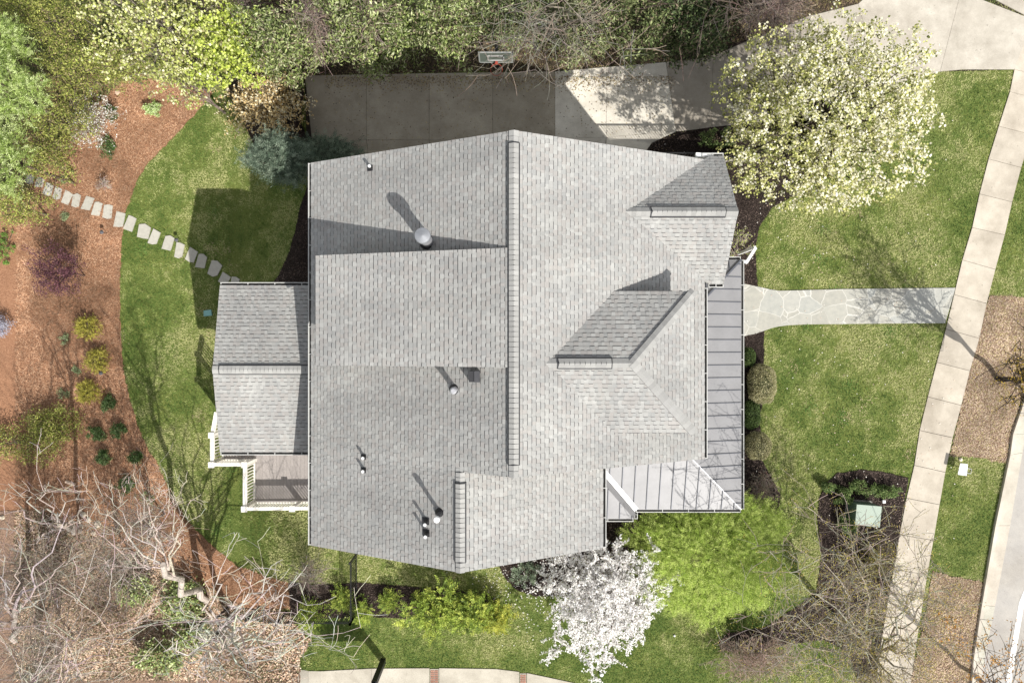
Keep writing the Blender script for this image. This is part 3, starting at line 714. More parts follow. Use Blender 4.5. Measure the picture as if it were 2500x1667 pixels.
# ---- white pear in leaf and blossom
def blossoms(pal, per, sig, size, frac=1., mat='petal', nm='blossoms', side=None):
    def f(root, cc, c, r):
        k = rng.random(len(cc)) < frac
        q_ = cc[k]
        if side is not None:
            d = (q_-np.array(c))/np.array(r); w_ = d@np.array(side); q_ = q_[w_ > rng.uniform(-.9, .5, len(q_))]
        pts, idx = leaves_at(q_+np.array([0, 0, .05]), per, sig)
        V = leafquads(pts, rng.uniform(.7, 1.3, len(pts))*size, .9, .8); bulk(nm, V, 4, M[mat], pick(pal, len(pts), None, .08), root); CNT['n'] += len(pts)
    return f
YG1 = [rgb('#bcbd74'), rgb('#989c56'), rgb('#d2cd96'), rgb('#6f7442'), rgb('#dcd7b2')]
tree('flowering_pear', 'large round pear tree in cream blossom and yellow-green leaf, over the front lawn and driveway', 'tree', 2010, 285, 4.6, 262, 2.6, 1900, 13, .08, .085, YG1, [.3,.22,.2,.18,.1], .8, seed=3, trunk_r=.16, ntip=150, shell=.3, amp=.10, bark=(.09,.075,.06), cshade=.25,
     extra=blossoms([rgb('#f0ecd4'), rgb('#f6f2e2'), rgb('#e4dfc0')], 8, .075, .085, .85, side=(.5, -.1, .3)), rpy=240)
# ---- white star magnolia-like tree by the front corner
WB = [rgb('#ffffff'), rgb('#fbf9f6'), rgb('#f4f0ee')]
def white_tree():
    g = GZ(1465, 1445); c = P(1468, 1440, 2.3); base = Vector((P(1480, 1425, 0).x, P(1480, 1425, 0).y, 0))
    root = empty('white_blossom_tree', base, 'small tree covered in pure white blossom beside the lower front corner of the house', 'tree')
    mb = MB(); pts = []; 
    top = base+Vector((0, 0, .7)); mb.tube([base-Vector((0,0,.1)), top], [.09, .07], 7, (.12,.10,.09))
    for i in range(86):
        a = i*2.39996; rr = (i/86)**.5
        R_ = 2.42*(1+.16*math.sin(a*3+1)+.12*math.sin(a*5.1)+.08*math.sin(a*11))*(1.18 if -2.4 < math.atan2(math.sin(a), math.cos(a)) < -.8 else 1.0)
        tip = Vector((c.x+rr*R_*math.cos(a), c.y+rr*R_*.98*math.sin(a), 1.9+2.1*(1-rr**2)+rng.normal()*.25))
        tip.z = max(tip.z, .8)
        lp = limb_pts(top, tip, 8, .12, .10); mb.tube(lp, [.03*(1-j/9)+.006 for j in range(9)], 4, (.13,.10,.085))
        for j in range(2, 9):
            for q_ in range(3 if j < 7 else 5):
                d = Vector(tuple(rng.normal(size=3)*np.array([1, 1, .45]))).normalized()*rng.uniform(.15, .5)*(1.1 if j > 5 else .9)
                e = lp[j]+d; mb.tube([lp[j], lp[j].lerp(e, .5)+Vector(tuple(rng.normal(size=3)*.03)), e], [.009, .007, .004], 3, (.15,.11,.09))
                for t in np.linspace(.1, 1, 8): pts.append(tuple(lp[j].lerp(e, t)))
    mb.build('branches', M['bark'], root); pts = np.array(pts)
    p2 = np.repeat(pts, 3, 0)+rng.normal(size=(len(pts)*3, 3))*.03
    V = leafquads(p2, rng.uniform(.05, .085, len(p2)), .8, .5); bulk('blossoms', V, 4, M['petal'], pick(WB, len(p2), None, .05), root)
    k = rng.choice(len(pts), 1600); p3 = pts[k]+rng.normal(size=(1600, 3))*.05; bulk('leaves', leafquads(p3, .06, .5), 4, M['leaf'], pick([rgb('#8f9a40'), rgb('#6f7f35')], 1600), root)
    CNT['n'] += len(p2)
white_tree()
# ---- feathery lime tree at the porch corner
def feather(name, label, cat, px, py, zc, rpx, rz, tips_n, strands, slen, pal, seed=1, group=None, rpy=None, wd=.014, mat='leaf', base_h=.3, bark=(.12,.09,.07), wts=None, sdense=.05, droop=.18, amp=.1, leafn=10, trunk_r=.06, leafsz=1.):
    """soft needle sprays: many short arching strands, each set with fine slivers"""
    g = GZ(px, py); c = P(px, py, g.z+zc); base = Vector((c.x, c.y, float(ter(c.x, c.y)))); s = FP/(HC-c.z); rx = rpx/s; ry = (rpy or rpx)/s
    root = empty(name, base, label, cat, group)
    cc, d = crown_centres(c, (rx, ry, rz), tips_n, seed, .35, amp, -.35)
    cc[:, 2] = np.maximum(cc[:, 2], base.z+.1)
    mb = MB(); o_ = Vector((base.x, base.y, base.z+base_h)); mb.tube([base-Vector((0,0,.1)), o_], [trunk_r, trunk_r*.8], 6, bark)
    for i in rng.choice(len(cc), min(60, len(cc)), replace=False): mb.tube(limb_pts(o_, cc[i], 4, .1, .1), [trunk_r*.35*(1-j/5)+.006 for j in range(5)], 4, bark)
    mb.build('trunk', M['bark'], root)
    n = len(cc)*strands; i = np.repeat(np.arange(len(cc)), strands)
    out = (cc-np.array([c.x, c.y, c.z-rz*.6])); out /= np.linalg.norm(out, axis=1, keepdims=True); out[:, 2] *= .5
    st = cc[i]+rng.normal(size=(n, 3))*slen*.35; dr = out[i]*.9+rng.normal(size=(n, 3))*.55; dr /= np.linalg.norm(dr, axis=1, keepdims=True)
    L_ = rng.uniform(.5, 1.2, (n, 1))*slen
    T = np.linspace(0, 1, leafn); P_ = st[:, None, :]+dr[:, None, :]*L_[:, None, :]*T[None, :, None]; P_[:, :, 2] -= droop*L_*T[None, :]**2
    lat = np.cross(dr, [0, 0, 1.]); lat /= np.linalg.norm(lat, axis=1, keepdims=True)+1e-9
    sg = np.where(np.arange(leafn) % 2 == 0, 1., -1.)
    along = (dr[:, None, :]*.8+lat[:, None, :]*sg[None, :, None]*.8).reshape(-1, 3)
    pts = P_.reshape(-1, 3)+along*slen*.10; pts[:, 2] = np.maximum(pts[:, 2], base.z+.03)
    V = leafquads(pts, rng.uniform(.7, 1.3, len(pts))*slen*.30*leafsz, wd/(slen*.3), .6, along, .35)
    col = np.repeat(pick(pal, n, wts), leafn, 0)*rng.uniform(.9, 1.1, (len(pts), 1))
    bulk('foliage', V, 4, M[mat], col, root); CNT['n'] += len(pts)
    return root
LIME = [rgb('#b4c862'), rgb('#a0b850'), rgb('#c8d67c'), rgb('#879c44'), rgb('#bcc870')]
feather('feathery_lime_tree', 'broad feathery lime-green tree at the porch corner of the house', 'tree', 1725, 1348, 1.8, 200, 1.0, 1400, 9, .32, LIME, 5, rpy=152, wd=.02, leafn=9, leafsz=.9)
ARB = [rgb('#9dae4c'), rgb('#84993f'), rgb('#b2bc58'), rgb('#667834')]
for i, (px, py, r_, h_, lab) in enumerate([(1062,1484,66,1.4,'left one of the three gold-green cypress shrubs on the side mulch bed, darkest green'), (1146,1496,52,1.3,'middle one of the three gold-green cypress shrubs, bushiest, on the lawn edge of the bed'), (1212,1508,32,1.0,'small yellowest cypress shrub at the right tip of the side mulch bed')]):
    pal = ARB if i < 2 else [rgb('#b9b850'), rgb('#a3a846'), rgb('#8b9840')]
    feather('cypress_shrub', lab, 'shrub', px, py, h_*.6, r_, h_*.55, 72 if i < 2 else 34, 8, .34, pal, 11+i, 'gold-green cypress shrubs by the side bed', rpy=r_*.78, wd=.035, amp=.3, leafn=8, leafsz=1.15)
for px, py, r_, lab in ((952,1466,17,'tiny isolated bright green shrub in the middle of the dark side bed'), (765,1500,32,'pale green feathery shrub at the left end of the side bed, under birch twigs'), (838,1462,24,'pale green feathery shrub just left of the metal fence'), (885,1495,20,'wispy yellow-green shrub just right of the metal fence')):
    feather('young_shrub', lab, 'shrub', px, py, .35, r_, .3, 34, 7, .26, ARB, px, wd=.025, leafn=7, trunk_r=.02)
# ---- blue-green cedar, tan shrub, clump trees
CED = [rgb('#748371'), rgb('#5b6b59'), rgb('#8d9a86'), rgb('#455244')]
feather('blue_cedar', 'blue-green cedar at the rear upper corner of the house, below the tan budding shrub', 'tree', 694, 392, 2.4, 70, 1.3, 230, 9, .36, CED, 21, rpy=48, wd=.022, leafn=9, amp=.18)
feather('blue_cedar', 'smaller blue-green cedar over the left end of the driveway, against the roof edge', 'tree', 795, 374, 1.6, 78, .9, 140, 8, .36, CED, 22, rpy=28, wd=.022, leafn=9, amp=.18)

# ------------------------------------------------------------------ bare trees
def grow(mb, p, d, L_, r, depth, col, tips, spread=.75, rmin=.009, up=.08, kids=(3, 5), bend=.13):
    n = 5 if depth > 0 else 3; pts = [p]; q_ = p.copy(); dd = d.normalized(); dirs = [dd]
    for i in range(n):
        dd = (dd+Vector(tuple(rng.normal(size=3)))*bend+Vector((0, 0, up))).normalized(); q_ = q_+dd*(L_/n); pts.append(q_.copy()); dirs.append(dd)
    r1 = max(rmin*.8, r*.35); mb.tube(pts, [max(rmin*.8, r+(r1-r)*i/n) for i in range(n+1)], 5 if r > .03 else 3, tuple(v*random.uniform(.85, 1.1) for v in col))
    if depth == 0: tips.append(pts[-1]); tips.append(pts[-2]); return
    for k in range(random.randint(*kids)):
        i = random.randint(1, n); nd = (dirs[i]+Vector(tuple(rng.normal(size=3)))*spread*Vector((1, 1, 1)).length*.62).normalized()
        if nd.z < -.25: nd.z = -.1
        grow(mb, pts[i], nd, L_*random.uniform(.45, .72), max(rmin, r*random.uniform(.4, .6)), depth-1, col, tips, spread, rmin, up, kids, bend)
def bare_tree(name, label, gx_, gy_, limbs, trunk_h, r0, col, depth=3, cat='tree', group=None, buds=None, rmin=.010, kids=(2, 4), fork=None, lr=.45, spread=.75, up=.05, bn=3, bsz=.06, tw=(0, 2), gl=1.):
    """limbs: (photo x, photo y, height, [via]) - where each main limb ends"""
    base = GZ(gx_, gy_); root = empty(name, base, label, cat, group); mb = MB(); tips = []
    top = base+Vector((0, 0, trunk_h)) if fork is None else P(*fork)
    mb.tube(limb_pts(base-Vector((0,0,.2)), top, 6, .05), [r0*(1-.4*i/6) for i in range(7)], 9, col)
    for lx, ly, lz in limbs:
        e = P(lx, ly, lz); L_ = (e-top).length; lp = limb_pts(top.lerp(base, random.uniform(0, .25)), e, 9, .09, .04)
        mb.tube(lp, [max(rmin, r0*lr*(1-j/9.5)) for j in range(10)], 5, tuple(v*random.uniform(.9, 1.08) for v in col))
        for j in range(2, 10):
            for _ in range(random.randint(*tw)):
                dv = (lp[min(j+1, 9)]-lp[j-1]).normalized(); nd = (dv+Vector(tuple(rng.normal(size=3)))*spread*.9).normalized()
                grow(mb, lp[j], nd, gl*L_*random.uniform(.14, .34), max(rmin, r0*lr*.4*(1-j/11)), depth-2, col, tips, spread, rmin, up, kids)
    mb.build('branches', M['bark'], root)
    if buds:
        T = np.array([tuple(t) for t in tips]); p_ = np.repeat(T, bn, 0)+rng.normal(size=(len(T)*bn, 3))*.07
        bulk('buds', leafquads(p_, rng.uniform(.6, 1.2, len(p_))*bsz, .5), 4, M['leaf'], pick(buds, len(p_)), root)
    return root, tips
BIR = (.40, .35, .31); GRB = (.25, .22, .18); DKB = (.13, .105, .085)
bare_tree('bare_birch', 'pale bare birch with branches radiating wide from its trunk near the bottom drive', 560, 1518,
          [(560,1330,5.2),(690,1365,5.4),(735,1400,5.6),(820,1455,5.6),(880,1530,5.4),(760,1575,5.4),(700,1620,5.2),(560,1690,5.2),(440,1640,6),(400,1590,6),(440,1490,5.5),(500,1420,6),(620,1660,5.4),(840,1590,5.6),(500,1680,6),(590,1440,5.2),(650,1470,5.4),(700,1540,5.4),(640,1600,5.2),(470,1600,5.5),(540,1650,6),(480,1540,5)], 3.6, .15, (.52,.48,.43), depth=3, rmin=.0075, lr=.34, fork=(530,1546,.8), tw=(0, 2), kids=(2, 3), gl=.55, group='bare trees in the rear woods')
bare_tree('bare_birch', 'bare birch with a thick flaking cream trunk arching toward the pine straw bed', 500, 1470,
          [(300,1250,6.8),(360,1230,6.5),(230,1300,6.8),(410,1180,6),(260,1380,6),(460,1230,5.5),(210,1200,6.5),(330,1170,6)], 3, .15, (.47,.41,.36), depth=4, rmin=.0062, fork=(398,1378,5.0), lr=.24, kids=(2, 3), group='bare trees in the rear woods')
bare_tree('bare_birch', 'forked white bare tree at the far left edge of the woods', 30, 1570,
          [(10,1380,6),(50,1360,6.4),(160,1370,6.8),(120,1450,6),(-40,1450,6),(170,1240,6.6),(-30,1520,6)], 3, .12, BIR, depth=4, rmin=.007, fork=(35,1490,4.2), lr=.42, kids=(2, 3), tw=(0, 1), group='bare trees in the rear woods')
bare_tree('bare_birch', 'low spreading bare tree among leaf litter in the bottom left corner', 150, 1600,
          [(210,1560,4.5),(330,1560,5),(260,1480,5),(60,1640,5),(300,1650,5),(180,1690,5),(360,1510,5),(120,1500,5),(230,1640,5.2)], 2, .09, BIR, depth=3, rmin=.009, lr=.5, group='bare trees in the rear woods')
bare_tree('bare_birch', 'tangled white bare tree leaning over the lower end of the pine straw bed', 190, 1300,
          [(20,1180,6.5),(90,1150,6.5),(150,1200,6.5),(-20,1230,6.4),(120,1280,5.5),(60,1330,5.8),(210,1260,6),(250,1210,6.2)], 3, .10, BIR, depth=4, rmin=.0065, fork=(150,1285,4.2), lr=.36, kids=(2, 3), tw=(0, 1), group='bare trees in the rear woods')
YB_ = [rgb('#b59a3c'), rgb('#9c8434'), rgb('#c9a94a')]
bare_tree('budding_maple', 'large bare tree with yellow buds spreading across the sidewalk, below the green utility box', 2045, 1520,
          [(2010,1370,6),(2080,1330,6),(2150,1330,6),(1960,1430,6),(1920,1500,6),(2240,1370,5.5),(2290,1420,5.5),(2330,1480,5.5),(2260,1560,5.5),(2200,1690,6),(2110,1720,6),(1950,1620,6),(1900,1560,6),(2050,1420,5.5),(2110,1380,5.5),(2270,1660,5.5),(2160,1700,5.8),(2000,1540,5)], 2.8, .15, (.36,.315,.25), depth=4, buds=[rgb('#b5a552'), rgb('#a39a4c'), rgb('#c4b25c')], rmin=.0085, lr=.36, fork=(2137,1600,3.0), kids=(2, 4), tw=(1, 2), bsz=.05, bn=3)
bare_tree('budding_maple', 'slender street tree with orange buds over the kerb at the lower right corner', 2400, 1665,
          [(2330,1560,5),(2420,1560,5.4),(2480,1600,5),(2500,1540,5.6),(2310,1640,5),(2530,1650,5),(2380,1540,5),(2450,1650,5)], 3, .09, (.20,.165,.14), depth=4, buds=[rgb('#c98f35'), rgb('#b8893a')], rmin=.009, lr=.35, kids=(2, 3), fork=(2445,1735,3), tw=(0, 1), bsz=.08)
bare_tree('street_tree', 'dark trunk of a bare street tree on the leafy verge at the right edge', 2440, 925,
          [(2520,850,4.8),(2570,830,5.4),(2600,900,5.4),(2590,980,5.2),(2540,1010,4.8),(2500,960,4.6),(2480,880,4.6),(2560,900,6),(2640,940,5.2),(2530,800,5)], 3, .12, (.05,.04,.035), depth=4, rmin=.011, fork=(2515,932,2.2), lr=.5, kids=(2, 4), buds=YB_, tw=(0, 2))
bare_tree('bare_grey_tree', 'grey bare tree fanning out over the top of the driveway, behind the basketball hoop', 1365, 110,
          [(1180,120,5.5),(1210,60,6),(1270,20,6.5),(1350,-10,7),(1440,20,6.5),(1500,60,6),(1530,120,5.5),(1450,150,5),(1330,170,5),(1230,160,4.8),(1400,190,4.6),(1280,100,6)], 2.2, .12, GRB, depth=3, rmin=.008, lr=.35)
bare_tree('bare_grey_tree', 'small dark bare tree leaning over the driveway beside the cream pear tree', 1790, 20,
          [(1850,60,5),(1920,60,5),(1960,20,5.5),(1740,40,5),(1700,-10,5.5),(1800,-20,6),(1880,-10,6),(1900,110,4.6),(1830,90,4.6)], 2.2, .10, (.12,.095,.08), depth=3, rmin=.008, lr=.4)

for px, py, r_, h_, lab in ((60,1420,4,4.5,'fine grey-brown twiggy thicket at the left edge of the woods'), (250,1400,4,4.2,'fine brown twiggy thicket in the middle of the woods, left of the cream trunk'), (330,1290,4,4.0,'fine grey twigs over the lower pine straw bed'), (90,1610,4,4.0,'fine pinkish-grey thicket in the bottom left corner')):
    k = 15; lim = [(px+random.uniform(.4, 1)*115*math.cos(j*2.4), py-random.uniform(.4, 1)*85*math.sin(j*2.4), h_+random.uniform(-1, .5)) for j in range(k)]
    bare_tree('bare_thicket', lab, px+ (1250-px)*.08, py+(833-py)*.08, lim, 1.4, .05, (.25,.205,.17), depth=3, rmin=.0065, lr=.4, kids=(2, 3), tw=(1, 2), group='thickets of bare saplings in the woods')
# twiggy shrubs: many thin stems from the ground
def twiggy(name, label, px, py, rpx, h, n, col, buds=None, bs=.05, bn=2, rpy=None, cat='shrub', group=None, rmin=.006, thick=.012, depth=1):
    base = GZ(px, py); s = FP/(HC-base.z-h); root = empty(name, base, label, cat, group); mb = MB(); tips = []; rpy = rpy or rpx
    for i in range(n):
        a = i*2.39996+random.uniform(-.3, .3); rr = ((i+.5)/n)**.5*random.uniform(.85, 1.1)
        e = P(px+rpx*rr*math.cos(a), py-rpy*rr*math.sin(a), base.z+h*(1-.55*rr**2)+random.uniform(-.1, .1)); st = base+Vector((rng.normal()*.12, rng.normal()*.12, -.05))
        lp = limb_pts(st, e, 6, .10, .12); mb.tube(lp, [max(rmin, thick*(1-j/7)) for j in range(7)], 3, tuple(v*random.uniform(.8, 1.15) for v in col))
        for j in range(2, 7):
            for _ in range(2):
                grow(mb, lp[j], ((lp[j]-lp[j-1]).normalized()+Vector(tuple(rng.normal(size=3)))*.6), (e-st).length*random.uniform(.14, .28), rmin, depth, col, tips, .7, rmin, .02, (2, 3))
    mb.build('branches', M['bark'], root)
    if buds:
        T = np.array([tuple(t) for t in tips]); p_ = np.repeat(T, bn, 0)+rng.normal(size=(len(T)*bn, 3))*.05
        bulk('buds', leafquads(p_, rng.uniform(.6, 1.3, len(p_))*bs, .5), 4, M['petal'], pick(buds, len(p_)), root)
    return root
twiggy('budding_shrub', 'tan twiggy shrub with apricot buds at the left end of the driveway', 655, 252, 100, 2.0, 55, (.10,.075,.05), [rgb('#e6cf9c'), rgb('#d6ba84'), rgb('#f6ecd0')], .10, 3, 82)
twiggy('twiggy_shrub', 'tangled pinkish-brown bare shrub at the bottom edge, left of the yellow-budded tree', 1850, 1605, 118, 1.6, 80, (.40,.31,.25), rpy=62)
twiggy('twiggy_shrub', 'grey-brown bare shrub beside the right edge of the metal porch roof', 1862, 1195, 38, 1.3, 30, (.26,.21,.17), rpy=52)
twiggy('twiggy_shrub', 'thin bare shrub at the left end of the dark side bed, over pine straw edge', 755, 1405, 55, 1.5, 26, (.20,.165,.14), rpy=48)
twiggy('dogwood_sapling', 'low sapling dotted with tiny white flowers on the pine straw, upper left', 225, 300, 58, 1.6, 22, (.30,.22,.17), [rgb('#ffffff'), rgb('#f4f2e8')], .065, 2, 66, cat='tree')
twiggy('bare_sapling', 'very small leafless sapling on the pine straw above the stepping stones', 252, 452, 16, 1.0, 6, (.4,.33,.28), rpy=9)
twiggy('bare_sapling', 'wispy pale branches in the front bed beside the white downspout', 1800, 590, 32, 1.2, 8, (.45,.38,.33), [rgb('#c6d27a')], .06, 1, 46, cat='shrub')
twiggy('twiggy_shrub', 'loose olive-brown brush in the mulch bed around the green utility box', 2130, 1370, 75, 1.0, 34, (.24,.20,.14), [rgb('#a39c50')], .05, 1, 60)

# ------------------------------------------------------------------ woods along the top
MAG = [rgb('#8b9858'), rgb('#6a7a40'), rgb('#a4ae74'), rgb('#4e5c2e'), rgb('#b6ba90')]
DKM = [rgb('#5c6c40'), rgb('#42522e'), rgb('#78875a'), rgb('#2f3c20')]
top_trees = [  # px,py,rpx,rpy,zc,rz,K,palette,label
 (690, 112, 88, 75, 3.0, 2.2, 260, MAG, 'glossy green evergreen right of the lime-yellow tree, above the tan shrub'),
 (850, 50, 60, 90, 3.4, 2.3, 180, MAG, 'glossy evergreen at the top edge with brown vines on its left side'),
 (940, 90, 85, 80, 3.0, 2.0, 250, MAG, 'broad sunlit glossy evergreen above the left part of the driveway'),
 (1085, 60, 85, 90, 3.2, 2.2, 260, MAG, 'glossy evergreen directly left of the basketball hoop'),
 (1240, 30, 95, 80, 2.4, 1.8, 220, [rgb('#7d8a58'), rgb('#5c6b40'), rgb('#99a276')], 'olive evergreen behind the basketball hoop and grey branches'),
 (1420, 70, 95, 80, 2.0, 1.5, 230, [rgb('#7b8356'), rgb('#5f6840'), rgb('#98a074')], 'olive-grey evergreen under the fanning grey bare tree'),
 (1570, 60, 90, 85, 2.4, 1.7, 250, [rgb('#7c8455'), rgb('#5a6a3e'), rgb('#8f9868')], 'mottled olive evergreen right of the grey bare tree'),
 (1690, 70, 95, 80, 2.6, 1.6, 260, DKM, 'dark green evergreen at the top, just before the driveway bends'),
 (1800, -20, 90, 60, 2.6, 1.6, 150, DKM, 'dark evergreen at the top edge behind the small leaning bare tree')]
for i, (px, py, rx_, ry_, zc, rz, K, pal, lab) in enumerate(top_trees):
    tree('evergreen_tree', lab, 'tree', px, py, zc, rx_, rz, int(K*.8), 50, .17, .15, [tuple(v*.98 for v in c) for c in pal]+[(.20,.16,.11)], None, .34, 'gloss', 'evergreens along the driveway', .1, (.07,.055,.045), 40+i, .4, .2, up=.35, ntip=20, rpy=ry_, cshade=.34)
for px, py, rx_, ry_, lab in ((775, 50, 42, 80, 'brown leafless vine tangle between two glossy evergreens at the top'), (895, 40, 44, 65, 'pinkish-brown bare twigs over the sunlit evergreen at the top'), (560, 10, 50, 36, 'bare twigs at the top edge behind the lime-yellow tree'), (1880, 20, 70, 45, 'pinkish-brown bare brush at the top of the driveway curve')):
    twiggy('bare_brush', lab, px, py, rx_, 4.4, 46, (.34,.265,.225), rpy=ry_, group='bare brush in the top woods', rmin=.006, thick=.02)
LY = [rgb('#c4c978'), rgb('#acb45e'), rgb('#d6d99a'), rgb('#8e9550'), rgb('#dfdcb4'), rgb('#8d8260')]
tree('lime_yellow_tree', 'large tree with bright lime-yellow new leaves in the upper left', 'tree', 400, 70, 5.0, 190, 2.0, 1100, 7, .06, .095, LY, None, .85, seed=8, trunk_r=.14, ntip=70, shell=.15, amp=.14, bark=(.2,.17,.15), rpy=130)
tree('lime_yellow_tree', 'brightest lime tree hanging over the pine straw, just left of the evergreen', 'tree', 555, 120, 4.4, 105, 1.6, 420, 12, .075, .10, [rgb('#c3cf62'), rgb('#adbc4c'), rgb('#d3db86'), rgb('#8d9c42')], None, .85, seed=9, trunk_r=.1, ntip=36, shell=.15, amp=.16, bark=(.2,.17,.15), rpy=95)
tree('lime_yellow_tree', 'sparse lime-leaved tree above the curved lawn edge', 'tree', 460, 205, 3.4, 95, 1.0, 150, 9, .07, .09, LY, None, .85, seed=10, trunk_r=.07, ntip=36, shell=.1, amp=.2, bark=(.25,.2,.17), rpy=62)
PIN = [rgb('#b6c67c'), rgb('#9ab05c'), rgb('#ccd89c'), rgb('#7c9148')]
for px, py, r_, ry_, zc, lab in ((8, 115, 56, 62, 4.2, 'soft minty pine at the left edge, topmost of the pines'), (40, 235, 66, 68, 4.4, 'largest minty green pine on the left edge'), (8, 385, 50, 70, 4.2, 'minty pine at the left edge above the stepping stones')):
    feather('pine_tree', lab, 'tree', px, py, zc, r_, 1.4, 110, 12, .34, PIN, px+py, 'pines at the left edge', rpy=ry_, wd=.022, leafn=9, base_h=3.0, trunk_r=.07, droop=.1, amp=.25)
OLV = [rgb('#a0a552'), rgb('#858f44'), rgb('#b9bd68'), rgb('#66703a'), rgb('#a0926a')]
for i, (px, py, rx_, ry_, lab) in enumerate([(150, 60, 85, 70, 'olive-green bush at the top left, beside the topmost pine'), (190, 170, 85, 70, 'olive bush between the big pine and the lime-yellow tree'), (150, 290, 90, 65, 'yellow-olive bush right of the largest pine'), (110, 390, 60, 55, 'olive bush reaching toward the white-flowered sapling'), (290, 165, 75, 48, 'brownish olive brush below the lime-yellow tree'), (60, 20, 70, 50, 'dark olive bush in the upper left corner'), (40, 505, 62, 45, 'yellow-olive bush at the left edge on the stepping stone path'), (40, 1080, 105, 60, 'low olive bush at the left edge, beside the birch tangle'), (130, 1040, 60, 45, 'thin olive ground brush right of the low olive bush')]):
    tree('olive_bush', lab, 'shrub', px, py, 1.9 if i < 7 else .6, rx_*1.12, 1.3 if i < 7 else .4, 170, 28, .13, .085, OLV, None, .45, 'leaf', 'olive bushes at the left edge', .05, (.16,.13,.1), 60+i, .3, .2, ntip=24, rpy=ry_, up=.3)
# small plants on the pine straw and elsewhere
def bush(name, label, px, py, r_, h, pal, n=40, per=40, leaf=.06, asp=.6, mat='leaf', group=None, rpy=None, cat='shrub', seed=0, shell=.5, sig=.05):
    return tree(name, label, cat, px, py, h*.45, r_, h*.5, n, per, sig, leaf, pal, None, asp, mat, group, .018, (.15,.11,.08), seed+px, shell, .14, ntip=8, rpy=rpy, zlo=-.9)
GOLD = [rgb('#b3ab48'), rgb('#97933e'), rgb('#c6bd5e'), rgb('#7c7834')]
for px, py, r_, lab in ((215,800,23,'round golden shrub on the pine straw, topmost of the three golden shrubs'), (237,880,24,'round golden shrub on the pine straw, middle of the three golden shrubs'), (217,957,24,'round golden shrub on the pine straw, lowest of the three golden shrubs')):
    feather('golden_shrub', lab, 'shrub', px, py, .35, r_, .32, 60, 7, .2, GOLD, py, 'golden shrubs on the pine straw', wd=.022, leafn=7, trunk_r=.02)
DG = [rgb('#56703a'), rgb('#3c562a'), rgb('#74885a')]
for px, py, r_, ry_, lab in ((262,358,17,28,'dark green upright shrub near the white-flowered sapling'), (265,983,14,20,'dark green shrub just below the golden shrubs'), (290,1050,17,18,'dark green shrub near the lawn edge, upper of a loose row'), (237,1058,20,18,'sparse green shrub left of the loose row'), (252,1117,15,19,'dark green shrub by the bare tree shadows'), (305,1185,18,21,'dark green shrub lowest on the pine straw'), (328,1118,14,14,'small grey-green shrub beside the lawn edge'), (272,275,12,20,'tiny green shrub beside the white-flowered sapling'), (10,605,26,45,'bright green shrub at the left edge below the path')):
    bush('small_evergreen', lab, px, py, r_, .7, DG if px > 20 else [rgb('#7fa04c'), rgb('#5f8038')], 40, 40, .055, group='small evergreens on the pine straw', rpy=ry_)
bush('pale_shrub', 'pale variegated shrub alone on the upper pine straw', 372, 265, 19, .7, [rgb('#b9cf86'), rgb('#8fae58'), rgb('#d5dfb0')], 40, 36, .06, rpy=17)
GG = [rgb('#8f9f72'), rgb('#6f8358'), rgb('#a4ae88')]
for px, py, r_, lab in ((155,832,14,'grey-green seedling left of the topmost golden shrub'), (188,902,9,'faint seedling left of the middle golden shrub'), (160,530,9,'tiny dark seedling below the stepping stones'), (155,962,14,'grey-green seedling left of the lowest golden shrub'), (157,440,6,'tiny green seedling above the stepping stones'), (355,1215,22,'grey-green spiky plant under the birch twigs')):
    bush('seedling', lab, px, py, r_, .3, GG, 14, 26, .05, group='seedlings on the pine straw')
PUR = [rgb('#66404a'), rgb('#4f353c'), rgb('#7b545c')]
tree('purple_plum', 'purple-leaved young tree on the pine straw at left', 'tree', 138, 662, 1.9, 62, .8, 160, 30, .09, .06, PUR, None, .6, 'leaf', None, .03, (.12,.08,.07), 77, .2, .28, ntip=40)
tree('bare_grey_bush', 'pale grey-blue shrub cut off by the left edge', 'shrub', -4, 800, .5, 28, .4, 60, 50, .08, .06, [rgb('#b8b8c4'), rgb('#9a9aa8')], None, .4, 'leaf', None, .02, (.3,.28,.26), 78, .3, .2, ntip=20)
# clipped box shrubs by the porch
def boxwood(label, px, py, rx_, ry_, h, pal):
    g = GZ(px, py); c = P(px, py, h*.45); s = FP/(HC-c.z); rx2, ry2 = rx_/s, ry_/s; root = empty('boxwood', (c.x, c.y, 0), label, 'shrub', 'shrubs along the porch')
    mb = MB(); mb.lathe((c.x, c.y, 0), [(rx2*.7, 0), (rx2*.85, h*.3), (rx2*.75, h*.65), (rx2*.4, h*.85)], 14, (.035,.045,.02)); core = mb.build('trunk', M['bark'], root)  # solid dark core added behind the leaves, in place of a trunk
    for v in core.data.vertices: v.co.y = c.y+(v.co.y-c.y)*ry2/rx2
    n = int(15000*rx2*ry2+2500); d = rdir(n); d[:, 2] = np.abs(d[:, 2])*1.0
    q_ = np.array(c)+np.sign(d)*np.abs(d)**.8*np.array([rx2, ry2, h*.55])*rng.uniform(.86, 1.02, (n, 1))*hull(d, px, .03)[:, None]
    bulk('foliage', leafquads(q_, rng.uniform(.03, .05, n), .65, .3), 4, M['leaf'], pick(pal, n), root); CNT['n'] += n
BX = [rgb('#bab48a'), rgb('#a09c74'), rgb('#c8c09c'), rgb('#888660')]
boxwood('large clipped olive shrub in front of the porch, taller oval', 1857, 937, 34, 48, 1.2, BX)
boxwood('smaller round clipped olive shrub in front of the porch, lower one', 1847, 1087, 31, 35, 1.1, BX)
boxwood('dark green clipped shrub tucked against the porch between the two olive ones', 1832, 1010, 22, 36, .8, [rgb('#5c6e3c'), rgb('#42552c')])
boxwood('dark green shrub against the porch just below the flagstone path', 1824, 872, 17, 24, .8, [rgb('#5c6e3c'), rgb('#42552c')])
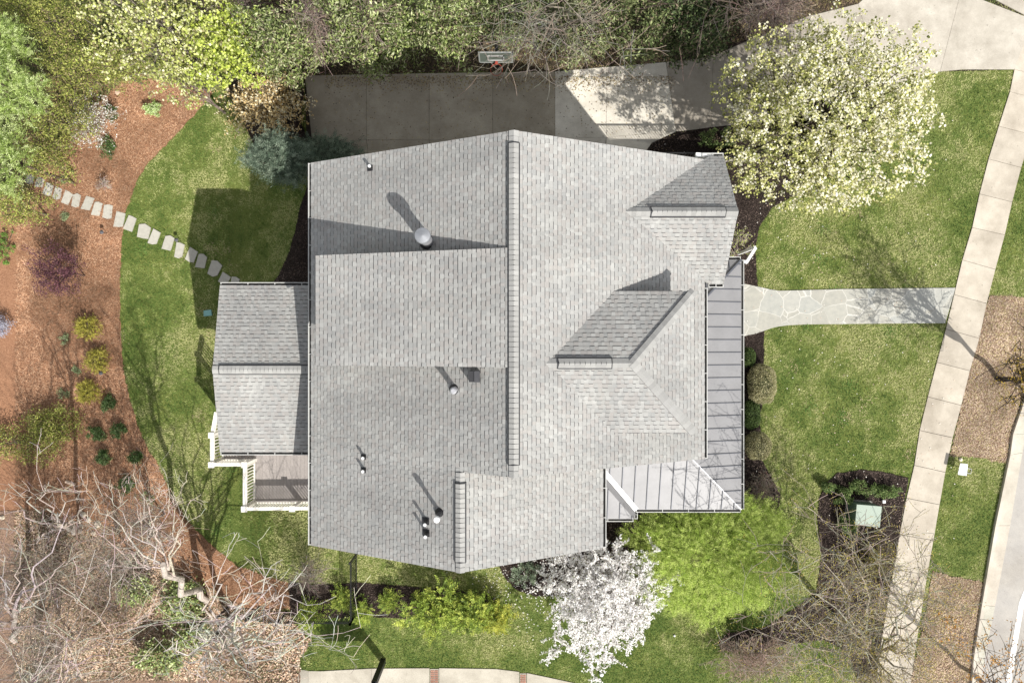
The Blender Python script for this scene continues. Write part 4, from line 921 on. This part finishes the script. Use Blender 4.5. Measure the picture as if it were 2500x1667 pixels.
bush('creeping_juniper', 'grey-green creeping shrub in the bed left of the white blossom tree', 1282, 1400, 38, .4, [rgb('#93a387'), rgb('#75886c'), rgb('#aab79c')], 60, 40, .06, .3, rpy=32)
for px, py, rx_, ry_, lab in ((2110,1190,36,20,'dark green shrub above the green utility box'), (2060,1212,22,22,'dark green shrub left of and above the utility box'), (2022,1190,13,11,'small shrub at the left rim of the utility bed'), (2165,1200,30,13,'flat green shrub between utility box and sidewalk'), (2070,1278,22,30,'green shrub at the left of the utility box'), (1755,340,55,28,'dark shrubs under the pear tree beside the driveway')):
    bush('bed_shrub', lab, px, py, rx_, .7, [rgb('#6c8248'), rgb('#506636'), rgb('#8b9a62')], 40, 44, .06, rpy=ry_, group='shrubs in the front mulch beds', cat='shrub')
for px, py, rx_, ry_, lab in ((395,1600,75,42,'bright green broad-leaved bush in the woods, lower left'), (440,1470,52,50,'green ivy-like bush between the birch trunks'), (330,1440,35,28,'small green bush in leaf litter left of the ivy-like bush'), (470,1550,36,20,'yellow-green bush just left of the radiating birch')):
    tree('woodland_bush', lab, 'shrub', px, py, .8, rx_, .5, 110, 30, .12, .11, [rgb('#9cab68'), rgb('#7b8b4e'), rgb('#bcc490'), rgb('#5a683a'), rgb('#8a7a58')], None, .6, 'gloss', 'green bushes in the woods', .03, (.12,.09,.07), px, .3, .22, ntip=16, rpy=ry_, up=.6)

# ------------------------------------------------------------------ small objects
ut = empty('utility_box', GZ(2118, 1262), 'pale green metal utility transformer box in the dark mulch bed', 'utility box')
a = [P(2092,1231,.85), P(2153,1236,.85), P(2148,1287,.85), P(2088,1280,.85)]; cx_ = sum(a, Vector())/4
mb = MB(); mb.prism([cx_+(p-cx_)*1.0 for p in a][::-1], (0,0,-.05), (.33,.39,.33)); mb.build('lid', M['paint'], ut)
mb = MB(); mb.prism([cx_+(p-cx_)*.94-Vector((0,0,.05)) for p in a][::-1], (0,0,-.78), (.13,.19,.14)); mb.build('cabinet', M['paint'], ut)
mb = MB(); mb.prism([cx_+(p-cx_)*1.08-Vector((0,0,.8)) for p in a][::-1], (0,0,-.1), (.4,.39,.36)); mb.build('base_pad', M['concrete'], ut)
mb = MB(); p = GZ(2153,1222); mb.lathe(p, [(.03,0),(.03,.12)], 8, (.5,.5,.5)); mb.box(p.x-.06, p.x+.06, p.y-.06, p.y+.06, .12, .18, (.75,.75,.75)); prop(mb.build('marker_post', M['paint']), 'tiny square white-capped post above the green utility box', 'post')
sg = empty('yard_sign', GZ(2352,1150), 'small white tilted sign board on a wire frame in the verge grass', 'sign')
mb = MB(); q_ = [P(2345,1131,.5), P(2363,1133,.42), P(2360,1161,.42), P(2339,1158,.5)]; mb.prism(q_[::-1], (.0,0,-.03), (.85,.87,.9)); mb.build('board', M['paint'], sg)
mb = MB()
for pa, pb_ in (((2350,1140,.44),(2372,1145,.02)), ((2350,1152,.44),(2370,1156,.02))): mb.tube([P(*pa), P(*pb_)], [.012, .012], 5, (.6,.6,.6))
mb.tube([P(2372,1145,.03), P(2370,1156,.03)], [.012,.012], 5, (.6,.6,.6)); mb.build('wire_frame', M['metal'], sg)
mb = MB(); p = GZ(2344,1121); mb.lathe(p, [(.07,0),(.08,.05),(.04,.09)], 8, (.62,.56,.46)); prop(mb.build('pebble', M['stone']), 'small pale stone just above the white sign', 'stone')
p = GZ(506, 765); z0 = p.z; mb = MB(); mb.prism([P(497,758,z0+.1), P(515,756,z0+.1), P(517,770,z0+.1), P(497,772,z0+.1)][::-1], (0,0,-.12), (.22,.42,.40)); prop(mb.build('valve_box', M['paint']), 'small teal plastic valve box lid flush in the shaded rear lawn', 'valve box')
mb = MB(); p = GZ(288,227); mb.lathe(p-Vector((0,0,.05)), [(.11,0),(.12,.1),(.07,.17)], 7, (.55,.40,.30)); prop(mb.build('boulder', M['stone']), 'single pale rock at the upper pine straw edge', 'stone')
mb = MB(); a_ = GZ(163,1174,.06); b_ = GZ(186,1182,.06); mb.tube([a_, b_], [.07,.08], 8, (.55,.42,.33)); prop(mb.build('log', M['bark']), 'short cut log at the end of a tree shadow on the pine straw', 'log')
rocks = [(205,1255,9),(218,1268,8),(240,1278,10),(200,1285,7),(8,1262,7),(230,1300,7)]
for i, (px, py, r_) in enumerate(rocks):
    mb = MB(); p = GZ(px, py); rr = r_/58; mb.lathe(p-Vector((0,0,.05)), [(rr,0),(rr*.95,.12),(rr*.5,.2)], 6+i % 3, (.48,.42,.33)); lab = ['pale tan stone, topmost of the stones under the birch tangle', 'tan stone just right of the topmost stone under the birch', 'largest tan stone at the straw edge under the birch', 'flat tan stone, leftmost of the group under the birch', 'round pale stone at the left edge of the woods', 'lowest tan stone of the group under the birch'][i]
    prop(mb.build('rock', M['stone']), lab, 'stone', 'stones at the edge of the woods')
# garden path lights
for px, py, ex, ey_, lab in ((245,566,280,572,'black path light on the pine straw below the stepping stones'), (428,585,456,589,'black path light on the lawn above the stepping stones'), (243,911,243,912,'small dark path light below the middle golden shrub')):
    g = GZ(ex, ey_); t_ = P(px, py, g.z+.55); r_ = empty('path_light', Vector((t_.x, t_.y, g.z)), lab, 'garden light', 'garden path lights')
    mb = MB(); b0 = Vector((t_.x, t_.y, g.z)); mb.lathe(b0, [(.012,0),(.012,.5)], 6, (.03,.03,.03)); mb.build('stake', M['metal'], r_)
    mb = MB(); mb.lathe(b0+Vector((0,0,.46)), [(.09,0),(.05,.05),(.02,.09)], 12, (.10,.10,.11)); mb.build('lamp_shade', M['rubber'], r_)
# stepping stones
ss = [(75,438,14,12),(98,447,14,12),(120,463,13,16),(142,472,12,15),(165,484,13,17),(187,491,12,16),(215,497,14,19),(238,511,14,18),(264,518,15,18),(293,536,14,20),(318,547,15,20),(352,566,19,17),(378,579,13,20),(411,595,14,19),(439,611,12,19),(468,624,14,18),(493,639,15,18),(525,656,18,19),(549,681,15,14),(575,687,13,10)]
for i, (px, py, a_, b_) in enumerate(ss):
    rot = .34+random.uniform(-.14, .14); pts_ = []; a_ = a_*.86; b_ = b_*1.06
    shape = [(-1,-.9),(-.1,-1.05),(.9,-.85),(1.0,.75),(.2,1.0),(-.85,.9)]
    if i % 3 == 0: shape.pop(1)
    if i % 3 == 1: shape.pop(4)
    for ux, uy in shape:
        ex = a_*ux*random.uniform(.8, 1.06); eyy = b_*uy*random.uniform(.82, 1.08)
        pts_.append(GZ(px+ex*math.cos(rot)-eyy*math.sin(rot), py+ex*math.sin(rot)+eyy*math.cos(rot), .055))
    if (pts_[1]-pts_[0]).cross(pts_[2]-pts_[0]).z < 0: pts_ = pts_[::-1]
    k = random.uniform(.92, 1.06); mb = MB(); mb.prism(pts_, (0,0,-.09), (.42*k,.40*k,.35*k))
    REG.setdefault('stones', []).append([(q_.x, q_.y) for q_ in pts_])
    where = 'on the pine straw' if i < 11 else ('in the sunny lawn' if i < 15 else 'in the shaded lawn')
    num = ['first','second','third','fourth','fifth','sixth','seventh','eighth','ninth','tenth','eleventh'][i if i < 11 else (i-11 if i < 15 else i-15)]
    prop(mb.build('stepping_stone', M['stone']), f'irregular pale stepping stone {where}, {num} from the left there', 'stepping stone', 'stepping stones of the rear garden path')
# fences
def fence(label, a, b, h, name='metal_fence'):
    a = Vector(a); b = Vector(b); root = empty(name, a, label, 'fence', 'black metal garden fences'); K_ = (.02,.02,.022); L_ = (b-a).length
    n = max(1, round(L_/1.8))
    for i in range(n+1):
        p = a.lerp(b, i/n); m_ = MB(); m_.box(p.x-.03, p.x+.03, p.y-.03, p.y+.03, p.z-.2, p.z+h+.06, K_); m_.box(p.x-.04, p.x+.04, p.y-.04, p.y+.04, p.z+h+.06, p.z+h+.1, K_); m_.build('post', M['rubber'], root)
    u = Vector((0,0,1)); m_ = MB()
    for z in (h, h-.15, .12): m_.bar(a+u*z, b+u*z, .022, .03, K_)
    k = int(L_/.105)
    for i in range(k+1): p = a.lerp(b, i/k); m_.box(p.x-.01, p.x+.01, p.y-.01, p.y+.01, p.z+.08, p.z+h, K_)
    m_.build('rail_panel', M['rubber'], root)
f0 = GZ(872,1350); f1 = GZ(872,1492); fence('black metal picket fence running from the house wall to the side bed', f0, f1, 1.2)
fence('black metal picket fence along the lower edge of the side bed to the woods', f1, GZ(700,1492), 1.2)
fence('black metal picket fence in shade between the straw bed and the woods', GZ(700,1492), GZ(560,1478), 1.2)
# hoops
hp_ = empty('basketball_hoop', (-.55, 10.2, -1.5), 'basketball hoop with clear white-framed backboard above the driveway, at the hedge', 'basketball hoop')
by = (833.5-128)/FP*(HC-2.1); zt, zb = 2.1, 1.2
x0, x1 = (1169-1250)/FP*(HC-zt), (1253-1250)/FP*(HC-zt)
mb = MB()
for z in (zt, zb): mb.bar((x0,by,z), (x1,by,z), .035, .05, (.30,.31,.30))
for x in (x0+.02, x1-.02): mb.bar((x,by,zb), (x,by,zt), .035, .05, (.28,.29,.28))
mb.box(x0, x1, by-.004, by+.004, zb, zt-.04, (.10,.12,.10)); mb.build('backboard', M['paint'], hp_)
xm = (x0+x1)/2; mb = MB()
for z in (zb+.62, zb+.22): mb.bar((xm-.3,by-.02,z), (xm+.3,by-.02,z), .04, .04, (.36,.36,.35))
for x in (xm-.3, xm+.3): mb.bar((x,by-.02,zb+.2), (x,by-.02,zb+.62), .04, .04, (.36,.36,.35))
mb.build('target_frame', M['paint'], hp_)
mb = MB(); ring = [(xm+.23*math.cos(t), by-.35+.23*math.sin(t), zb+.12) for t in np.linspace(0, 2*math.pi, 19)]; mb.tube(ring, [.012]*19, 5, (.32,.06,.04)); mb.bar((xm,by,zb+.13), (xm,by-.14,zb+.13), .1, .04, (.32,.06,.04)); mb.build('rim', M['paint'], hp_)
mb = MB(); mb.tube([(xm,by+.9,-1.6),(xm,by+.9,1.3),(xm,by+.05,1.75)], [.06,.06,.05], 8, (.06,.06,.06)); mb.build('pole', M['metal'], hp_)
h2 = empty('basketball_hoop', GZ(936,1612), 'black padded basketball pole at the edge of the bottom drive', 'basketball hoop')
b0 = GZ(936,1612); K_ = (.012,.012,.013)
mb = MB(); mb.box(b0.x-.1, b0.x+.1, b0.y-.1, b0.y+.1, 0, 1.9, K_); mb.build('pole_pad', M['rubber'], h2)
mb = MB(); mb.box(b0.x-.06, b0.x+.06, b0.y-.06, b0.y+.06, 1.9, 2.6, K_)
for dx in (-.1, .1): mb.bar((b0.x+dx, b0.y, 2.55), (b0.x+dx, b0.y-1.1, 3.0), .05, .09, K_); mb.bar((b0.x+dx, b0.y, 2.1), (b0.x+dx, b0.y-1.1, 2.55), .05, .09, K_)
mb.build('pole', M['rubber'], h2)
mb = MB(); mb.box(b0.x-.85, b0.x+.85, b0.y-1.15, b0.y-1.1, 2.5, 3.5, (.6,.62,.62)); mb.build('backboard', M['paint'], h2)
for i, (px, py, lab) in enumerate(((1468,1644,'small white ball-like stone on the bottom lawn under the white blossom tree'), (1646,1550,'tiny white stone on the lawn right of the white blossom tree'))):
    mb = MB(); p = GZ(px, py); rr = .09 if i == 0 else .05; mb.lathe(p, [(rr*.7,0),(rr,rr*.7),(rr*.7,rr*1.4),(rr*.2,rr*1.6)], 10, (.8,.8,.8)); prop(mb.build('pebble', M['stone']), lab, 'stone')

# ------------------------------------------------------------------ ground cover
def in_any(key, X, Y):
    r = np.zeros(len(X), bool)
    for pl in REG.get(key, []): r |= inside(pl, X, Y)
    return r
def vnoise(X, Y, s, seed):
    r2 = np.random.default_rng(seed); G_ = r2.random((128, 128)); x = X*s+500; y = Y*s+500; xi = np.floor(x).astype(int); yi = np.floor(y).astype(int); fx = sm(x-xi); fy = sm(y-yi)
    g = lambda a, b: G_[a % 128, b % 128]
    return (g(xi, yi)*(1-fx)+g(xi+1, yi)*fx)*(1-fy)+(g(xi, yi+1)*(1-fx)+g(xi+1, yi+1)*fx)*fy
def scatter_tri(name, X, Y, ln, wd, tilt, col, mat, lift=0., kind='stuff'):
    n = len(X); z = ter(X, Y)+lift; a = rng.uniform(0, 2*math.pi, n); L_ = rng.uniform(.6, 1.3, n)*ln
    t = np.stack([np.cos(a), np.sin(a), np.zeros(n)], 1); b = np.stack([-np.sin(a), np.cos(a), np.zeros(n)], 1)
    c = np.stack([X, Y, z], 1); ti = rng.uniform(tilt[0], tilt[1], n)
    tip = c+t*(L_*np.cos(ti))[:, None]; tip[:, 2] += L_*np.sin(ti)
    V = np.stack([c+b*wd/2, c-b*wd/2, tip], 1); return prop(bulk(name, V, 3, M[mat], col), kind=kind)
N_ = 900000
X = rng.uniform(-22, 22, N_); Y = rng.uniform(-15, 15, N_)
X0_, Y0_ = X, Y; X = X+rng.normal(size=N_)*.03; Y = Y+rng.normal(size=N_)*.03      # ragged lawn edges
bad = in_any('straw', X, Y) | in_any('litter', X, Y) | in_any('under', X, Y) | in_any('wood', X, Y) | in_any('mulch', X, Y) | in_any('verge', X, Y) | in_any('hard', X, Y) | in_any('stones', X, Y)
bad |= (X > -10.0) & (X < 5.8) & (Y > -6.2) & (Y < 5.4) & ((X > -6) | ((Y > -3.6) & (Y < 1.6)))
X, Y = X0_, Y0_
X, Y = X[~bad], Y[~bad]; X = X[:420000]; Y = Y[:420000]
f = vnoise(X, Y, .42, 1)*.36+vnoise(X, Y, 1.3, 2)*.26+vnoise(X, Y, 3.6, 3)*.2+vnoise(X, Y, 9., 4)*.18
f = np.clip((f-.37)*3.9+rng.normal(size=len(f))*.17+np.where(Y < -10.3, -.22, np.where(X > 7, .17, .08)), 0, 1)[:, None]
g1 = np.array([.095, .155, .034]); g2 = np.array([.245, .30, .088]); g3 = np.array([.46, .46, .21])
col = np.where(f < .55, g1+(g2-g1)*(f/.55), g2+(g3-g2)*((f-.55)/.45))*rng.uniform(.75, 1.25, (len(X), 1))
scatter_tri('grass', X, Y, .075, .03, (.15, 1.0), col, 'grass')
def cover(key, dens, name, ln, wd, tilt, pal, mat='chip', lift=.045, wts=None, var=.3):
    A = np.concatenate([np.array(p) for p in REG[key]]); x0, y0 = np.maximum(A.min(0), (-22, -15)); x1, y1 = np.minimum(A.max(0), (22, 15))
    n = int((x1-x0)*(y1-y0)*dens); X = rng.uniform(x0, x1, n); Y = rng.uniform(y0, y1, n); k = in_any(key, X, Y) & ~in_any('stones', X, Y) & ~in_any('hard', X, Y); X, Y = X[k], Y[k]
    m = (.25+1.4*(.6*vnoise(X, Y, .5, 9)+.4*vnoise(X, Y, 1.8, 19)))[:, None]
    return scatter_tri(name, X, Y, ln, wd, tilt, pick(pal, len(X), wts, var)*m, mat, lift)
cover('straw', 700, 'pine_straw', .13, .016, (0, .25), [(.45,.255,.15), (.35,.185,.105), (.53,.34,.22), (.23,.125,.075)])
cover('litter', 600, 'fallen_leaves', .10, .07, (0, .6), [(.40,.265,.18), (.50,.36,.26), (.27,.17,.11), (.12,.08,.055), (.56,.44,.33), (.17,.16,.08)], lift=.06)
cover('mulch', 420, 'mulch_chips', .07, .025, (0, .5), [(.05,.038,.032), (.09,.068,.058), (.03,.022,.02), (.16,.12,.10)])
cover('verge', 900, 'verge_leaves', .07, .035, (0, .5), [(.36,.265,.19), (.46,.36,.27), (.24,.165,.115), (.33,.27,.14)], lift=.03)
cover('wood', 420, 'woodland_leaves', .08, .045, (0, .5), [(.12,.09,.06), (.26,.21,.10), (.07,.05,.04), (.2,.14,.1)], lift=.03)
cover('under', 500, 'undergrowth', .12, .05, (.1, .9), [(.16,.2,.06), (.26,.28,.10), (.1,.13,.04), (.24,.18,.11)], 'leaf', .04)
X = np.r_[rng.uniform(-8, 7, 900), rng.uniform(-8, 7, 1500)]; Y = np.r_[rng.uniform(7.6, 11.2, 900), 11.35-np.abs(rng.normal(size=1500))*.22]
scatter_tri('driveway_leaves', X, Y, .06, .04, (0, .4), pick([(.32,.24,.13), (.2,.14,.09), (.45,.38,.22), (.1,.07,.05)], 2400), 'chip', .055)
# loose petals and leaves blown on to paving and lawn
X = np.r_[rng.normal(1.6, 1.6, 900), rng.uniform(-8, 6, 700), rng.uniform(6, 18, 500)]; Y = np.r_[rng.normal(-9.3, 1.1, 900), rng.uniform(10.7, 11.5, 700), rng.uniform(-9, 9, 500)]
col = np.r_[pick([(.75,.72,.68)], 900), pick([(.4,.32,.14), (.25,.17,.1)], 700), pick([(.55,.42,.33), (.7,.66,.6)], 500)]
k = ~((X > -6) & (X < 8) & (Y > -6.2) & (Y < 5)); scatter_tri('loose_petals', X[k], Y[k], .05, .04, (0, .3), col[k], 'chip', .06)
for nm_, n_, pal_, sz_, key_ in (('clover', 5200, [(.12,.22,.05),(.09,.18,.04),(.2,.3,.08)], .13, 1), ('dead_grass', 2600, [(.5,.42,.25),(.42,.36,.2)], .12, 2)):
    cxs = rng.uniform(-18, 18, 70); cys = rng.uniform(-12, 12, 70); i_ = rng.integers(0, 70, n_); X = cxs[i_]+rng.normal(size=n_)*.16; Y = cys[i_]+rng.normal(size=n_)*.16
    k = ~(in_any('straw', X, Y) | in_any('litter', X, Y) | in_any('under', X, Y) | in_any('wood', X, Y) | in_any('mulch', X, Y) | in_any('verge', X, Y) | in_any('hard', X, Y) | in_any('stones', X, Y)); k &= ~((X > -10) & (X < 8.3) & (Y > -6.2) & (Y < 5.4))
    scatter_tri(nm_, X[k], Y[k], sz_*.6, .03, (.1, .8), pick(pal_, int(k.sum())), 'grass', .02)
print('LEAVES', CNT['n'], 'objects', len(bpy.data.objects))
